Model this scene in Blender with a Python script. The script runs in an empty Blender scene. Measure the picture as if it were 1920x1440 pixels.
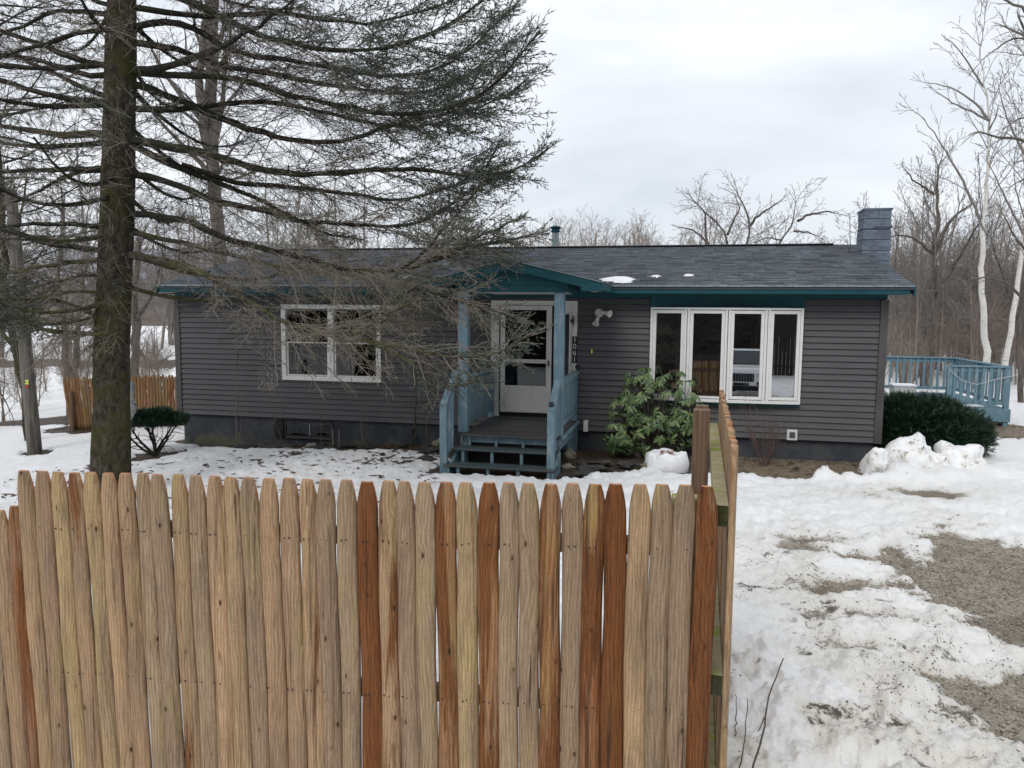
import bpy, math, random
import numpy as np
from mathutils import Matrix, Vector, Euler
R = math.radians
SC = bpy.context.scene
COL = SC.collection

# ------------------------------------------------------------------ camera
FPX, PITCH, ROLL, CAMZ = 1428.1, 0.0956, 0.0084, 2.8
cp, sp, cr, sr = math.cos(PITCH), math.sin(PITCH), math.cos(ROLL), math.sin(ROLL)
ex = Vector((cr, sr*sp, sr*cp)); fw = Vector((0, cp, -sp)); ey = fw.cross(ex)*-1.0
cam = bpy.data.cameras.new('camera'); camo = bpy.data.objects.new('camera', cam); COL.objects.link(camo)
up = ex.cross(fw)
M3 = Matrix((ex, up, -fw)).transposed()
camo.matrix_world = Matrix.Translation((0, 0, CAMZ)) @ M3.to_4x4()
cam.sensor_width = 36; cam.lens = FPX/1920*36; cam.clip_start = .05; cam.clip_end = 3000
SC.camera = camo

# ------------------------------------------------------------------ world (overcast)
w = bpy.data.worlds.new("World"); SC.world = w; w.use_nodes = True
nt = w.node_tree; nt.nodes.clear()
def N(nt, t, **k):
    n = nt.nodes.new(t)
    for a, b in k.items():
        if a == 'i':
            for kk, v in b.items(): n.inputs[kk].default_value = v
        else: setattr(n, a, b)
    return n
out = N(nt, 'ShaderNodeOutputWorld'); bg = N(nt, 'ShaderNodeBackground'); bg2 = N(nt, 'ShaderNodeBackground')
SUN_EL, SUN_AZ = R(42), R(205)       # azimuth measured from +Y (ahead) towards +X
sky = N(nt, 'ShaderNodeTexSky', sky_type='NISHITA', sun_disc=False)
sky.sun_elevation = SUN_EL; sky.sun_rotation = SUN_AZ
nt.links.new(sky.outputs[0], bg.inputs[0]); bg.inputs[1].default_value = 0.012
tc = N(nt, 'ShaderNodeTexCoord'); sep = N(nt, 'ShaderNodeSeparateXYZ'); nt.links.new(tc.outputs['Generated'], sep.inputs[0])
mp = N(nt, 'ShaderNodeMapping', i={'Scale': (1.0, 1.0, 3.2), 'Location': (.35, .1, .2)}); nt.links.new(tc.outputs['Generated'], mp.inputs[0])
no = N(nt, 'ShaderNodeTexNoise', i={'Scale': 2.3, 'Detail': 5, 'Roughness': .5, 'Distortion': .35}); nt.links.new(mp.outputs[0], no.inputs[0])
rp = N(nt, 'ShaderNodeValToRGB'); nt.links.new(no.outputs[0], rp.inputs[0])
e = rp.color_ramp.elements; e[0].position = .36; e[0].color = (.64, .68, .74, 1); e[1].position = .66; e[1].color = (.88, .90, .93, 1)
ml = N(nt, 'ShaderNodeMath', operation='MULTIPLY_ADD', use_clamp=False, i={1: .30, 2: 1.0}); 
mx = N(nt, 'ShaderNodeMath', operation='MAXIMUM', i={1: 0.0}); nt.links.new(sep.outputs[2], mx.inputs[0]); nt.links.new(mx.outputs[0], ml.inputs[0])
vm = N(nt, 'ShaderNodeVectorMath', operation='SCALE'); nt.links.new(rp.outputs[0], vm.inputs[0]); nt.links.new(ml.outputs[0], vm.inputs[3])
nt.links.new(vm.outputs[0], bg2.inputs[0]); bg2.inputs[1].default_value = 0.93
ad = N(nt, 'ShaderNodeAddShader'); nt.links.new(bg.outputs[0], ad.inputs[0]); nt.links.new(bg2.outputs[0], ad.inputs[1]); nt.links.new(ad.outputs[0], out.inputs[0])
sl = bpy.data.lights.new('sun', 'SUN'); sl.energy = 1.25; sl.angle = R(25); sl.color = (1, .97, .93)
so = bpy.data.objects.new('sun', sl); COL.objects.link(so)
sd = Vector((math.sin(SUN_AZ)*math.cos(SUN_EL), math.cos(SUN_AZ)*math.cos(SUN_EL), math.sin(SUN_EL)))
so.rotation_euler = sd.to_track_quat('Z', 'Y').to_euler(); so.location = (0, 0, 30)
SC.view_settings.view_transform = 'Standard'; SC.view_settings.look = 'None'; SC.view_settings.gamma = 1
SC.view_settings.exposure = 0.13; SC.view_settings.use_curve_mapping = False
SC.render.resolution_x = 1024; SC.render.resolution_y = 768

# ------------------------------------------------------------------ geometry of the view (for placing measured things)
YAW = .2212; HO = Vector((-6.6724, 15.1679, 0))
HX = Vector((math.cos(YAW), -math.sin(YAW), 0)); HY = Vector((math.sin(YAW), math.cos(YAW), 0))
def ray(x, y):
    a, b = (x-960)/FPX, (y-720)/FPX
    u = a*cr+b*sr; v = -a*sr+b*cr; zu = -v
    return Vector((u, cp+zu*sp, -sp+zu*cp))
CP = Vector((0, 0, CAMZ))
def onplane(x, y, P0, n):
    r = ray(x, y); return CP + r*((P0-CP).dot(n)/r.dot(n))
def at(x, y, Y): return onplane(x, y, Vector((0, Y, 0)), Vector((0, 1, 0)))
def gnd(x, y, z): return onplane(x, y, Vector((0, 0, z)), Vector((0, 0, 1)))
def HW(s, d, z=0): return HO + HX*s + HY*d + Vector((0, 0, z))

# ------------------------------------------------------------------ mesh helpers
def mesh_np(name, V, F, mat=None, smooth=False, mats=None, midx=None):
    V = np.asarray(V, np.float32); me = bpy.data.meshes.new(name)
    if isinstance(F, np.ndarray):
        n, k = F.shape
        me.vertices.add(len(V)); me.vertices.foreach_set('co', V.ravel())
        me.loops.add(n*k); me.loops.foreach_set('vertex_index', F.astype(np.int32).ravel())
        me.polygons.add(n); me.polygons.foreach_set('loop_start', np.arange(0, n*k, k, dtype=np.int32))
        me.polygons.foreach_set('loop_total', np.full(n, k, np.int32))
        me.update(calc_edges=True)
    else:
        me.from_pydata([tuple(map(float, v)) for v in V], [], F)
    if mat: me.materials.append(mat)
    if smooth: me.polygons.foreach_set('use_smooth', np.ones(len(me.polygons), bool))
    me.update()
    return me
def link(name, me, parent=None, kind=None, loc=None):
    o = bpy.data.objects.new(name, me); COL.objects.link(o)
    if parent: o.parent = parent
    if kind: o['kind'] = kind
    if loc is not None: o.location = loc
    return o
def thing(name, label, cat, loc=(0, 0, 0), rz=0, group=None):
    o = bpy.data.objects.new(name, None); COL.objects.link(o); o.location = loc; o.rotation_euler = (0, 0, rz)
    o.empty_display_size = .2
    return tag(o, label, cat, group)
def tag(o, label, cat, group=None):
    o['label'] = label; o['category'] = cat
    if group: o['group'] = group
    return o

class MB:
    """collects solids, builds ONE mesh object"""
    def __init__(s, off=(0, 0, 0)): s.v = []; s.f = []; s.o = Vector(off); s.tone = []
    def add(s, vs, fs, tone=None):
        b = len(s.v); s.v += [Vector(v)-s.o for v in vs]; s.f += [tuple(b+i for i in f) for f in fs]
        if tone is not None: s.tone += [tone]*len(vs)
        return s
    def box(s, x0, x1, y0, y1, z0, z1, tone=None):
        return s.add([(x0,y0,z0),(x1,y0,z0),(x1,y1,z0),(x0,y1,z0),(x0,y0,z1),(x1,y0,z1),(x1,y1,z1),(x0,y1,z1)],
            [(0,3,2,1),(4,5,6,7),(0,1,5,4),(1,2,6,5),(2,3,7,6),(3,0,4,7)], tone)
    def beam(s, p, q, wd, ht, upv=(0, 0, 1)):
        p, q = Vector(p), Vector(q); t = (q-p).normalized(); a = t.cross(Vector(upv)).normalized(); b = a.cross(t)
        c = [(-1,-1),(1,-1),(1,1),(-1,1)]
        vs = [e_+a*(wd/2*i)+b*(ht/2*j) for e_ in (p, q) for i, j in c]
        return s.add(vs, [(0,1,2,3),(7,6,5,4),(0,4,5,1),(1,5,6,2),(2,6,7,3),(3,7,4,0)])
    def prism(s, poly, vec):
        n = len(poly); vec = Vector(vec); vs = [Vector(p) for p in poly]+[Vector(p)+vec for p in poly]
        return s.add(vs, [tuple(range(n-1, -1, -1)), tuple(range(n, 2*n))]+[(i, (i+1) % n, n+(i+1) % n, n+i) for i in range(n)])
    def lathe(s, prof, c=(0, 0, 0), n=16):
        vs = []; c = Vector(c)
        for r, z in prof:
            for k in range(n): a = 2*math.pi*k/n; vs.append(c+Vector((r*math.cos(a), r*math.sin(a), z)))
        fs = []
        for i in range(len(prof)-1):
            for k in range(n): fs.append((i*n+k, i*n+(k+1) % n, (i+1)*n+(k+1) % n, (i+1)*n+k))
        fs.append(tuple(range(n-1, -1, -1))); fs.append(tuple((len(prof)-1)*n+k for k in range(n)))
        return s.add(vs, fs)
    def cyl(s, p, q, r, n=12, r2=None):
        p, q = Vector(p), Vector(q); t = (q-p).normalized(); a = t.orthogonal().normalized(); b = t.cross(a); r2 = r if r2 is None else r2
        vs = [e_+(a*math.cos(2*math.pi*k/n)+b*math.sin(2*math.pi*k/n))*rr for e_, rr in ((p, r), (q, r2)) for k in range(n)]
        return s.add(vs, [tuple(range(n-1, -1, -1)), tuple(range(n, 2*n))]+[(k, (k+1) % n, n+(k+1) % n, n+k) for k in range(n)])
    def build(s, name, mat, parent=None, bevel=0, smooth=False, kind=None):
        me = mesh_np(name, s.v, s.f, mat, smooth)
        if s.tone:
            at_ = me.attributes.new('tone', 'FLOAT', 'POINT'); at_.data.foreach_set('value', np.array(s.tone, np.float32))
        o = link(name, me, parent, kind)
        if bevel:
            m = o.modifiers.new('bevel', 'BEVEL'); m.width = bevel; m.segments = 2; m.limit_method = 'ANGLE'
        return o

class Tubes:
    def __init__(s): s.g = {}
    def add(s, P, r, sides=3):
        P = np.asarray(P, float); s.g.setdefault((len(P), sides), []).append((P, np.broadcast_to(np.asarray(r, float), (len(P),))))
    def arrays(s):
        VV = []; FF = []; base = 0
        for (n, k), L in s.g.items():
            if not L: continue
            P = np.array([l[0] for l in L]); r = np.array([l[1] for l in L]); m = len(L)
            T = np.empty_like(P); T[:, 1:-1] = P[:, 2:]-P[:, :-2]; T[:, 0] = P[:, 1]-P[:, 0]; T[:, -1] = P[:, -1]-P[:, -2]
            T /= (np.linalg.norm(T, axis=2, keepdims=True)+1e-9)
            ref = np.where(np.abs(T[:, :1, 2:3]) > .85, np.array([1., 0, 0]), np.array([0, 0, 1.]))
            ref = np.broadcast_to(ref, T.shape)
            A = np.cross(T, ref); A /= (np.linalg.norm(A, axis=2, keepdims=True)+1e-9); B = np.cross(T, A)
            an = 2*np.pi*np.arange(k)/k
            V = P[:, :, None]+r[:, :, None, None]*(A[:, :, None]*np.cos(an)[None, None, :, None]+B[:, :, None]*np.sin(an)[None, None, :, None])
            idx = (np.arange(m)[:, None, None]*n+np.arange(n-1)[None, :, None])*k+np.arange(k)[None, None, :]
            nx = (np.arange(m)[:, None, None]*n+np.arange(n-1)[None, :, None])*k+((np.arange(k)+1) % k)[None, None, :]
            F = np.stack([idx, idx+k, nx+k, nx], -1).reshape(-1, 4)+base
            VV.append(V.reshape(-1, 3)); FF.append(F); base += m*n*k
        if not VV: return np.zeros((0, 3)), np.zeros((0, 4), int)
        return np.concatenate(VV), np.concatenate(FF)
    def build(s, name, mat, parent=None, kind=None, off=None, smooth=True):
        V, F = s.arrays()
        if off is not None: V = V-np.array(off)
        return link(name, mesh_np(name, V, F, mat, smooth), parent, kind)

def vnoise(x, y, seed=0):
    xi = np.floor(x).astype(np.int64); yi = np.floor(y).astype(np.int64); fx = x-xi; fy = y-yi
    fx = fx*fx*fx*(fx*(fx*6-15)+10); fy = fy*fy*fy*(fy*(fy*6-15)+10)
    def h(a, b):
        n = (a*374761393+b*668265263+seed*1442695041) & 0xffffffff
        n = ((n ^ (n >> 13))*1274126177) & 0xffffffff
        n = ((n ^ (n >> 15))*2246822519) & 0xffffffff
        return ((n ^ (n >> 16)) & 0xffff)/65535.
    return (h(xi, yi)*(1-fx)+h(xi+1, yi)*fx)*(1-fy)+(h(xi, yi+1)*(1-fx)+h(xi+1, yi+1)*fx)*fy
def fbm(x, y, sc, oct=4, seed=0, gain=.5):
    t = 0; a = 1; n = 0
    for i in range(oct): t = t+a*(vnoise(x*sc+17.3*i, y*sc-9.1*i, seed+i)-.5)*2; n += a; a *= gain; sc *= 2.03
    return t/n
def sstep(a, b, x):
    t = np.clip((x-a)/(b-a), 0, 1); return t*t*(3-2*t)
def sd_poly(px, py, poly):
    """signed distance, negative inside"""
    d = np.full(px.shape, 1e9); ins = np.zeros(px.shape, bool); n = len(poly)
    for i in range(n):
        ax, ay = poly[i]; bx, by = poly[(i+1) % n]
        ex_, ey_ = bx-ax, by-ay; wx, wy = px-ax, py-ay
        t = np.clip((wx*ex_+wy*ey_)/(ex_*ex_+ey_*ey_+1e-12), 0, 1)
        d = np.minimum(d, np.hypot(wx-ex_*t, wy-ey_*t))
        c = ((ay > py) != (by > py)) & (px < (bx-ax)*(py-ay)/(by-ay+1e-12)+ax); ins ^= c
    return np.where(ins, -d, d)

# ------------------------------------------------------------------ materials
def mat(name, col=(.5,.5,.5), rough=.6, spec=.3, metal=0):
    m = bpy.data.materials.new(name); m.use_nodes = True; b = m.node_tree.nodes['Principled BSDF']
    b.inputs['Base Color'].default_value = (*col, 1); b.inputs['Roughness'].default_value = rough
    b.inputs['Specular IOR Level'].default_value = spec; b.inputs['Metallic'].default_value = metal
    return m
def L(m, a, b): m.node_tree.links.new(a, b)
def nd(m, t, **k): return N(m.node_tree, t, **k)
def bsdf(m): return m.node_tree.nodes['Principled BSDF']
def mixc(m, fac, a, b, blend='MIX'):
    x = nd(m, 'ShaderNodeMix', data_type='RGBA', blend_type=blend)
    for s_, v in ((0, fac), (6, a), (7, b)):
        if hasattr(v, 'links'): L(m, v, x.inputs[s_])
        else: x.inputs[s_].default_value = v if s_ == 0 else (*v, 1)
    return x.outputs[2]
def noise(m, co, scale=5, detail=4, rough=.55, dist=0, stretch=None):
    if stretch:
        q = nd(m, 'ShaderNodeMapping', i={'Scale': stretch}); L(m, co, q.inputs[0]); co = q.outputs[0]
    n = nd(m, 'ShaderNodeTexNoise', i={'Scale': scale, 'Detail': detail, 'Roughness': rough, 'Distortion': dist}); L(m, co, n.inputs[0]); return n.outputs[0]
def ramp(m, v, a, b, ca=(0,0,0), cb=(1,1,1)):
    r = nd(m, 'ShaderNodeValToRGB'); L(m, v, r.inputs[0]); e = r.color_ramp.elements
    e[0].position = a; e[0].color = (*ca, 1); e[1].position = b; e[1].color = (*cb, 1); return r.outputs[0]
def mth(m, op, a, b=0.0):
    x = nd(m, 'ShaderNodeMath', operation=op)
    for i, v in ((0, a), (1, b)):
        if hasattr(v, 'links'): L(m, v, x.inputs[i])
        else: x.inputs[i].default_value = v
    return x.outputs[0]
def bump(m, h, strength=.3, dist=.01):
    b = nd(m, 'ShaderNodeBump', i={'Strength': strength, 'Distance': dist}); L(m, h, b.inputs['Height']); L(m, b.outputs[0], bsdf(m).inputs['Normal']); return b
def coords(m, which='Object', rnd=False):
    t = nd(m, 'ShaderNodeTexCoord').outputs[which]
    if rnd:
        oi = nd(m, 'ShaderNodeObjectInfo'); s_ = nd(m, 'ShaderNodeVectorMath', operation='SCALE', i={0: (37, 71, 53)}); L(m, oi.outputs['Random'], s_.inputs[3])
        a = nd(m, 'ShaderNodeVectorMath', operation='ADD'); L(m, t, a.inputs[0]); L(m, s_.outputs[0], a.inputs[1]); return a.outputs[0]
    return t
def weathered(name, col, col2, scale=6, amt=(.45, .7), rough=.6, stretch=None, bstr=.15, bd=.004, fine=60, spec=.3, rnd=False):
    m = mat(name, col, rough, spec); co = coords(m, 'Object', rnd)
    n1 = noise(m, co, scale, 6, .62, .3, stretch); f = ramp(m, n1, *amt)
    c = mixc(m, f, col, col2); n2 = noise(m, co, fine, 3, .6)
    c = mixc(m, .25, c, ramp(m, n2, .3, .7, (.35,.35,.35), (1,1,1)), 'MULTIPLY')
    L(m, c, bsdf(m).inputs['Base Color']); bump(m, mth(m, 'ADD', n1, mth(m, 'MULTIPLY', n2, .4)), bstr, bd)
    return m

M = {}
M['siding'] = weathered('siding', (.091,.089,.094), (.070,.069,.073), 1.2, (.4,.75), .55, (1,1,3), .06, .002, 90, rnd=True)
M['trim_grey'] = weathered('trim_grey', (.085,.081,.082), (.06,.058,.06), 3, bstr=.05)
M['teal'] = weathered('teal_paint', (.006,.075,.088), (.005,.045,.065), 4, (.35,.7), .55, (1,1,2.5), .12, .003)
M['blue'] = weathered('blue_paint', (.145,.235,.285), (.30,.36,.37), 9, (.50,.72), .65, (1,1,.35), .3, .004, 40, rnd=True)
M['blue_deck'] = weathered('deck_blue_paint', (.145,.255,.315), (.29,.36,.38), 9, (.5,.75), .6, (1,1,.4), .3, .004, 40, rnd=True)
M['white'] = weathered('white_paint', (.76,.76,.74), (.66,.655,.63), 6, (.5,.85), .45, None, .08, .002, 70)
M['door_white'] = weathered('door_white', (.62,.62,.59), (.40,.385,.34), 5, (.52,.8), .5, (1,1,.5), .1, .003, 50)
M['foundation'] = weathered('foundation_paint', (.042,.047,.058), (.080,.086,.082), 2.2, (.45,.7), .8, None, .3, .01, 35)
m = M['foundation']; src = bsdf(m).inputs['Base Color'].links[0].from_socket; co = coords(m); sz = nd(m, 'ShaderNodeSeparateXYZ'); L(m, co, sz.inputs[0]); n_ = noise(m, co, 2.6, 6, .75, .4)
lowf = mth(m, 'SUBTRACT', mth(m, 'MULTIPLY', n_, 1.5), mth(m, 'MULTIPLY', sz.outputs[2], 1.15)); L(m, mixc(m, mth(m, 'MULTIPLY', ramp(m, lowf, .42, .62), .75), src, (.13,.13,.085)), bsdf(m).inputs['Base Color'])
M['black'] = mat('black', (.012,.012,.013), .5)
M['metal_black'] = mat('black_metal', (.02,.02,.022), .4, .5)
M['chimney'] = weathered('chimney_paint', (.155,.185,.235), (.10,.12,.155), 5, (.45,.6), .7, (1,1,3), .5, .015, 25, rnd=True)
M['pipe'] = weathered('galvanised', (.30,.36,.38), (.16,.21,.23), 8, (.4,.65), .45, (3,3,.4), .05, .002)
M['decking'] = weathered('wet_decking', (.062,.052,.047), (.034,.042,.050), 7, (.4,.65), .42, (.35,3,1), .35, .004, 60, spec=.5, rnd=True)
M['tread'] = weathered('tread_paint', (.045,.075,.085), (.085,.08,.065), 8, (.45,.65), .45, (.5,3,1), .35, .004, 60, spec=.5, rnd=True)
M['snow'] = weathered('snow', (.86,.87,.885), (.76,.765,.77), 5, (.5,.85), .65, None, .6, .03, 30)
M['stone'] = weathered('slate_stone', (.045,.043,.040), (.10,.095,.08), 7, (.5,.7), .8, None, .6, .02, 40, rnd=True)
M['stone_pale'] = weathered('pale_stone', (.27,.25,.19), (.13,.14,.08), 9, (.45,.65), .8, None, .6, .02, 40, rnd=True)
M['curtain'] = weathered('curtain', (.012,.018,.03), (.06,.075,.09), 7, (.5,.75), .9, (2,2,.5), .3, .01)
M['plastic_white'] = weathered('plastic', (.62,.62,.6), (.45,.44,.4), 8, (.5,.8), .4, None, .05, .002)
M['yellow'] = mat('yellow_plastic', (.6,.6,.12), .5)
M['red'] = mat('red_plastic', (.45,.03,.03), .5)
M['grey_stone'] = weathered('ornament_grey', (.25,.28,.30), (.5,.47,.4), 12, (.4,.7), .7, None, .4, .01, 50)
# foliage
def leafmat(name, c1, c2, rough=.45, attr=True, trans=0.0):
    m = mat(name, c1, rough, .4); 
    a = nd(m, 'ShaderNodeAttribute', attribute_name='tone'); oi = nd(m, 'ShaderNodeObjectInfo')
    f = mth(m, 'ADD', a.outputs['Fac'], oi.outputs['Random'])
    if not attr: f = oi.outputs['Random']
    fr = mth(m, 'FRACT', f)
    L(m, mixc(m, fr, c1, c2), bsdf(m).inputs['Base Color']); return m
M['needle'] = leafmat('spruce_needles', (.048,.064,.048), (.115,.135,.095), .55)
M['needle_old'] = leafmat('spruce_needles_olive', (.10,.105,.055), (.22,.20,.11), .6)
M['yew'] = leafmat('yew_needles', (.007,.022,.013), (.022,.052,.022), .45)
M['rhodo'] = leafmat('rhododendron_leaves', (.04,.085,.04), (.17,.22,.08), .38)
M['pine'] = leafmat('pine_needles', (.05,.065,.045), (.10,.11,.07), .6)
def barkmat(name, c1, c2, moss=None, sc=14, stretch=(1,1,.25), bs=.8, bd=.03):
    m = mat(name, c1, .9, .1); co = coords(m, 'Object'); n1 = noise(m, co, sc, 8, .7, .6, stretch)
    c = mixc(m, ramp(m, n1, .38, .62), c1, c2)
    n3 = noise(m, co, sc*3.2, 3, .6)
    if moss:
        n2 = noise(m, co, 2.1, 6, .7, .4); c = mixc(m, ramp(m, n2, .46, .64), c, moss)
        n4 = noise(m, co, 11, 4, .7); c = mixc(m, ramp(m, n4, .66, .72), c, (.16,.18,.15))
    L(m, c, bsdf(m).inputs['Base Color']); bump(m, mth(m, 'ADD', n1, mth(m, 'MULTIPLY', n3, .35)), bs, bd); return m
M['bark'] = barkmat('spruce_bark', (.026,.022,.018), (.105,.088,.066), (.060,.064,.020), 17, (1,1,.55), 1.0, .045)
M['limb'] = barkmat('spruce_limb_bark', (.020,.019,.017), (.045,.042,.034), (.032,.036,.018), 20, (1,1,1), .5, .01)
M['limb_moss'] = barkmat('mossy_limb_bark', (.035,.031,.024), (.11,.10,.075), (.075,.085,.025), 20, (1,1,1), .6, .012)
M['twig'] = mat('twig_dark', (.050,.044,.037), .85, .1)
M['twig_grey'] = mat('twig_grey', (.23,.20,.165), .85, .1)
M['bare'] = barkmat('grey_bark', (.10,.088,.076), (.19,.17,.15), None, 10, (1,1,.3), .6, .02)
M['bare_dark'] = barkmat('dark_bark', (.075,.064,.055), (.15,.13,.115), None, 10, (1,1,.3), .6, .02)
M['bare_twig'] = mat('bare_twigs', (.22,.198,.18), .9, .1)
M['brown_twig'] = mat('brown_twigs', (.27,.225,.19), .9, .1)
M['red_twig'] = mat('red_brown_twigs', (.15,.105,.095), .8, .1)
M['birch'] = barkmat('birch_bark', (.58,.56,.52), (.70,.68,.64), None, 5, (1,1,4), .3, .01)
m = M['birch']; co = coords(m); nb = noise(m, co, 7, 5, .7, .2, (.8,.8,5)); src = bsdf(m).inputs['Base Color'].links[0].from_socket
L(m, mixc(m, ramp(m, nb, .60, .66), src, (.05,.045,.04)), bsdf(m).inputs['Base Color'])
M['pole'] = weathered('pole_wood', (.17,.155,.135), (.07,.062,.052), 8, (.4,.65), .85, (3,3,.2), .5, .01)
M['leaflitter'] = leafmat('dead_leaves', (.035,.025,.018), (.14,.09,.055), .8)
M['gravelstone'] = leafmat('gravel_stones', (.15,.13,.105), (.42,.38,.31), .85)

# stockade wood: colour from the object, alpha = how much of the fresh red-brown shows
def woodmat():
    m = mat('fence_wood', (.3,.2,.12), .78, .2); co = coords(m, 'Object', True)
    oi = nd(m, 'ShaderNodeObjectInfo'); base = oi.outputs['Color']
    vo = nd(m, 'ShaderNodeTexVoronoi', i={'Scale': 1.0, 'Randomness': 1.0}); q = nd(m, 'ShaderNodeMapping', i={'Scale': (13, 13, 6.0)}); L(m, co, q.inputs[0]); L(m, q.outputs[0], vo.inputs[0]); kd = vo.outputs['Distance']
    knot = ramp(m, kd, .05, .11, (1,1,1), (0,0,0)); halo = ramp(m, kd, .06, .34, (1,1,1), (0,0,0))
    sx = nd(m, 'ShaderNodeSeparateXYZ'); L(m, co, sx.inputs[0]); warp = noise(m, co, 1.7, 3, .55, 0, (2.2,2.2,.8))
    g = mth(m, 'ADD', mth(m, 'MULTIPLY', sx.outputs[0], 420), mth(m, 'ADD', mth(m, 'MULTIPLY', warp, 46), mth(m, 'MULTIPLY', halo, -6)))
    rings = mth(m, 'ADD', mth(m, 'MULTIPLY', mth(m, 'SINE', g), .5), .5)
    f1 = noise(m, co, 22, 5, .75, .15, (9,9,.30)); f2 = noise(m, co, 70, 4, .75, 0, (5,5,.35)); saw = noise(m, co, 60, 3, .7, 0, (.5,.5,3.5))
    cast = noise(m, co, 1.3, 5, .65, .5, (5,5,1.0)); cast2 = noise(m, co, 3.6, 5, .7, .3, (3,3,.6))
    c = mixc(m, ramp(m, cast, .36, .62), base, mixc(m, .55, base, (.33,.235,.155)))
    c = mixc(m, mth(m, 'MULTIPLY', ramp(m, cast2, .47, .64), .5), c, (.26,.205,.155))               # silvered weathering
    grn = noise(m, co, 1.4, 3, .5, .3, (6,6,1.0)); c = mixc(m, mth(m, 'MULTIPLY', ramp(m, grn, .58, .72), .42), c, (.42,.36,.13))
    st = noise(m, co, 1.0, 5, .66, .7, (9,9,.75)); edge = mth(m, 'ADD', st, mth(m, 'SUBTRACT', mth(m, 'MULTIPLY', oi.outputs['Alpha'], .42), .22))
    c = mixc(m, mth(m, 'MULTIPLY', ramp(m, edge, .55, .63), .9), c, mixc(m, f1, (.105,.036,.012), (.28,.11,.035)))
    dk = noise(m, co, 1.5, 6, .75, .8, (9,9,.8)); c = mixc(m, mth(m, 'MULTIPLY', ramp(m, dk, .57, .68), .8), c, mixc(m, .35, c, (.045,.026,.016)))
    dk2 = noise(m, co, 2.2, 5, .7, .5, (12,12,.45)); c = mixc(m, mth(m, 'MULTIPLY', ramp(m, dk2, .54, .63), mth(m, 'ADD', mth(m, 'MULTIPLY', oi.outputs['Alpha'], .7), .15)), c, (.055,.028,.015))
    c = mixc(m, 1.0, c, ramp(m, f1, .30, .70, (.60,.55,.50), (1.14,1.13,1.11)), 'MULTIPLY')
    c = mixc(m, 1.0, c, ramp(m, rings, .05, .95, (.84,.80,.76), (1.05,1.05,1.05)), 'MULTIPLY')
    c = mixc(m, 1.0, c, ramp(m, f2, .32, .62, (.78,.76,.74), (1.08,1.08,1.07)), 'MULTIPLY')
    c = mixc(m, .6, c, ramp(m, saw, .35, .62, (.84,.84,.84), (1.06,1.06,1.05)), 'MULTIPLY')
    c = mixc(m, mth(m, 'MULTIPLY', halo, .20), c, (.12,.06,.03)); c = mixc(m, mth(m, 'MULTIPLY', knot, .88), c, (.032,.017,.010))
    crk = noise(m, co, 5, 2, .5, 0, (16,16,.5)); c = mixc(m, mth(m, 'MULTIPLY', ramp(m, crk, .70, .72), .75), c, (.05,.03,.018))
    L(m, c, bsdf(m).inputs['Base Color'])
    b1 = nd(m, 'ShaderNodeBump', i={'Strength': .5, 'Distance': .003}); L(m, mth(m, 'ADD', mth(m, 'ADD', f1, mth(m, 'MULTIPLY', rings, .4)), mth(m, 'MULTIPLY', knot, -1.0)), b1.inputs['Height']); L(m, b1.outputs[0], bsdf(m).inputs['Normal'])
    return m
M['picket'] = woodmat()
M['fresh_cut'] = weathered('fresh_cut_wood', (.48,.24,.12), (.36,.17,.08), 12, (.4,.7), .7)
M['post_wood'] = weathered('post_wood', (.20,.13,.085), (.10,.062,.040), 9, (.4,.62), .75, (8,8,.25), .35, .004, 60, rnd=True)
M['rail_moss'] = weathered('mossy_rail', (.26,.24,.13), (.36,.30,.20), 7, (.4,.6), .85, (2,.8,2), .4, .006, 45)
m = M['rail_moss']; src = bsdf(m).inputs['Base Color'].links[0].from_socket; nn = noise(m, coords(m), 9, 5, .7, .4)
L(m, mixc(m, ramp(m, nn, .5, .62), src, (.22,.25,.04)), bsdf(m).inputs['Base Color'])

# shingles
m = mat('shingles', (.06,.065,.08), .85, .2); a = nd(m, 'ShaderNodeAttribute', attribute_name='tone')
co = coords(m); n1 = noise(m, co, 120, 3, .7); n2 = noise(m, co, 1.1, 4, .6)
c = mixc(m, a.outputs['Fac'], (.060,.068,.082), (.165,.180,.205)); c = mixc(m, .5, c, ramp(m, n1, .3, .7, (.6,.6,.6), (1.3,1.3,1.3)), 'MULTIPLY')
c = mixc(m, .35, c, ramp(m, n2, .35, .7, (.65,.65,.65), (1.2,1.2,1.2)), 'MULTIPLY')
L(m, c, bsdf(m).inputs['Base Color']); bump(m, n1, .4, .004); M['shingle'] = m

# window glass: thin pane, see-through with a strong sky reflection
def glassmat(name, refl, tint, rough=.005):
    m = bpy.data.materials.new(name); m.use_nodes = True; t = m.node_tree; t.nodes.clear()
    o = N(t, 'ShaderNodeOutputMaterial'); g = N(t, 'ShaderNodeBsdfGlossy', i={'Roughness': rough, 'Color': (.95,.98,1,1)})
    tr = N(t, 'ShaderNodeBsdfTransparent', i={'Color': (*tint, 1)}); ge = N(t, 'ShaderNodeNewGeometry')
    f = N(t, 'ShaderNodeMath', operation='MULTIPLY_ADD', use_clamp=True, i={1: -refl, 2: refl}); t.links.new(ge.outputs['Backfacing'], f.inputs[0])
    mx_ = N(t, 'ShaderNodeMixShader'); t.links.new(f.outputs[0], mx_.inputs[0]); t.links.new(tr.outputs[0], mx_.inputs[1]); t.links.new(g.outputs[0], mx_.inputs[2])
    t.links.new(mx_.outputs[0], o.inputs[0]); return m
M['glass'] = glassmat('window_glass', .045, (.5,.52,.56))
M['glass_bow'] = glassmat('bow_window_glass', .40, (.25,.28,.32))
M['glass_car'] = mat('car_glass', (.02,.025,.03), .05, .8)
M['interior'] = mat('dark_room', (.03,.03,.034), .9)  # near-black colour carries the dimness inside the rooms
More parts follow.
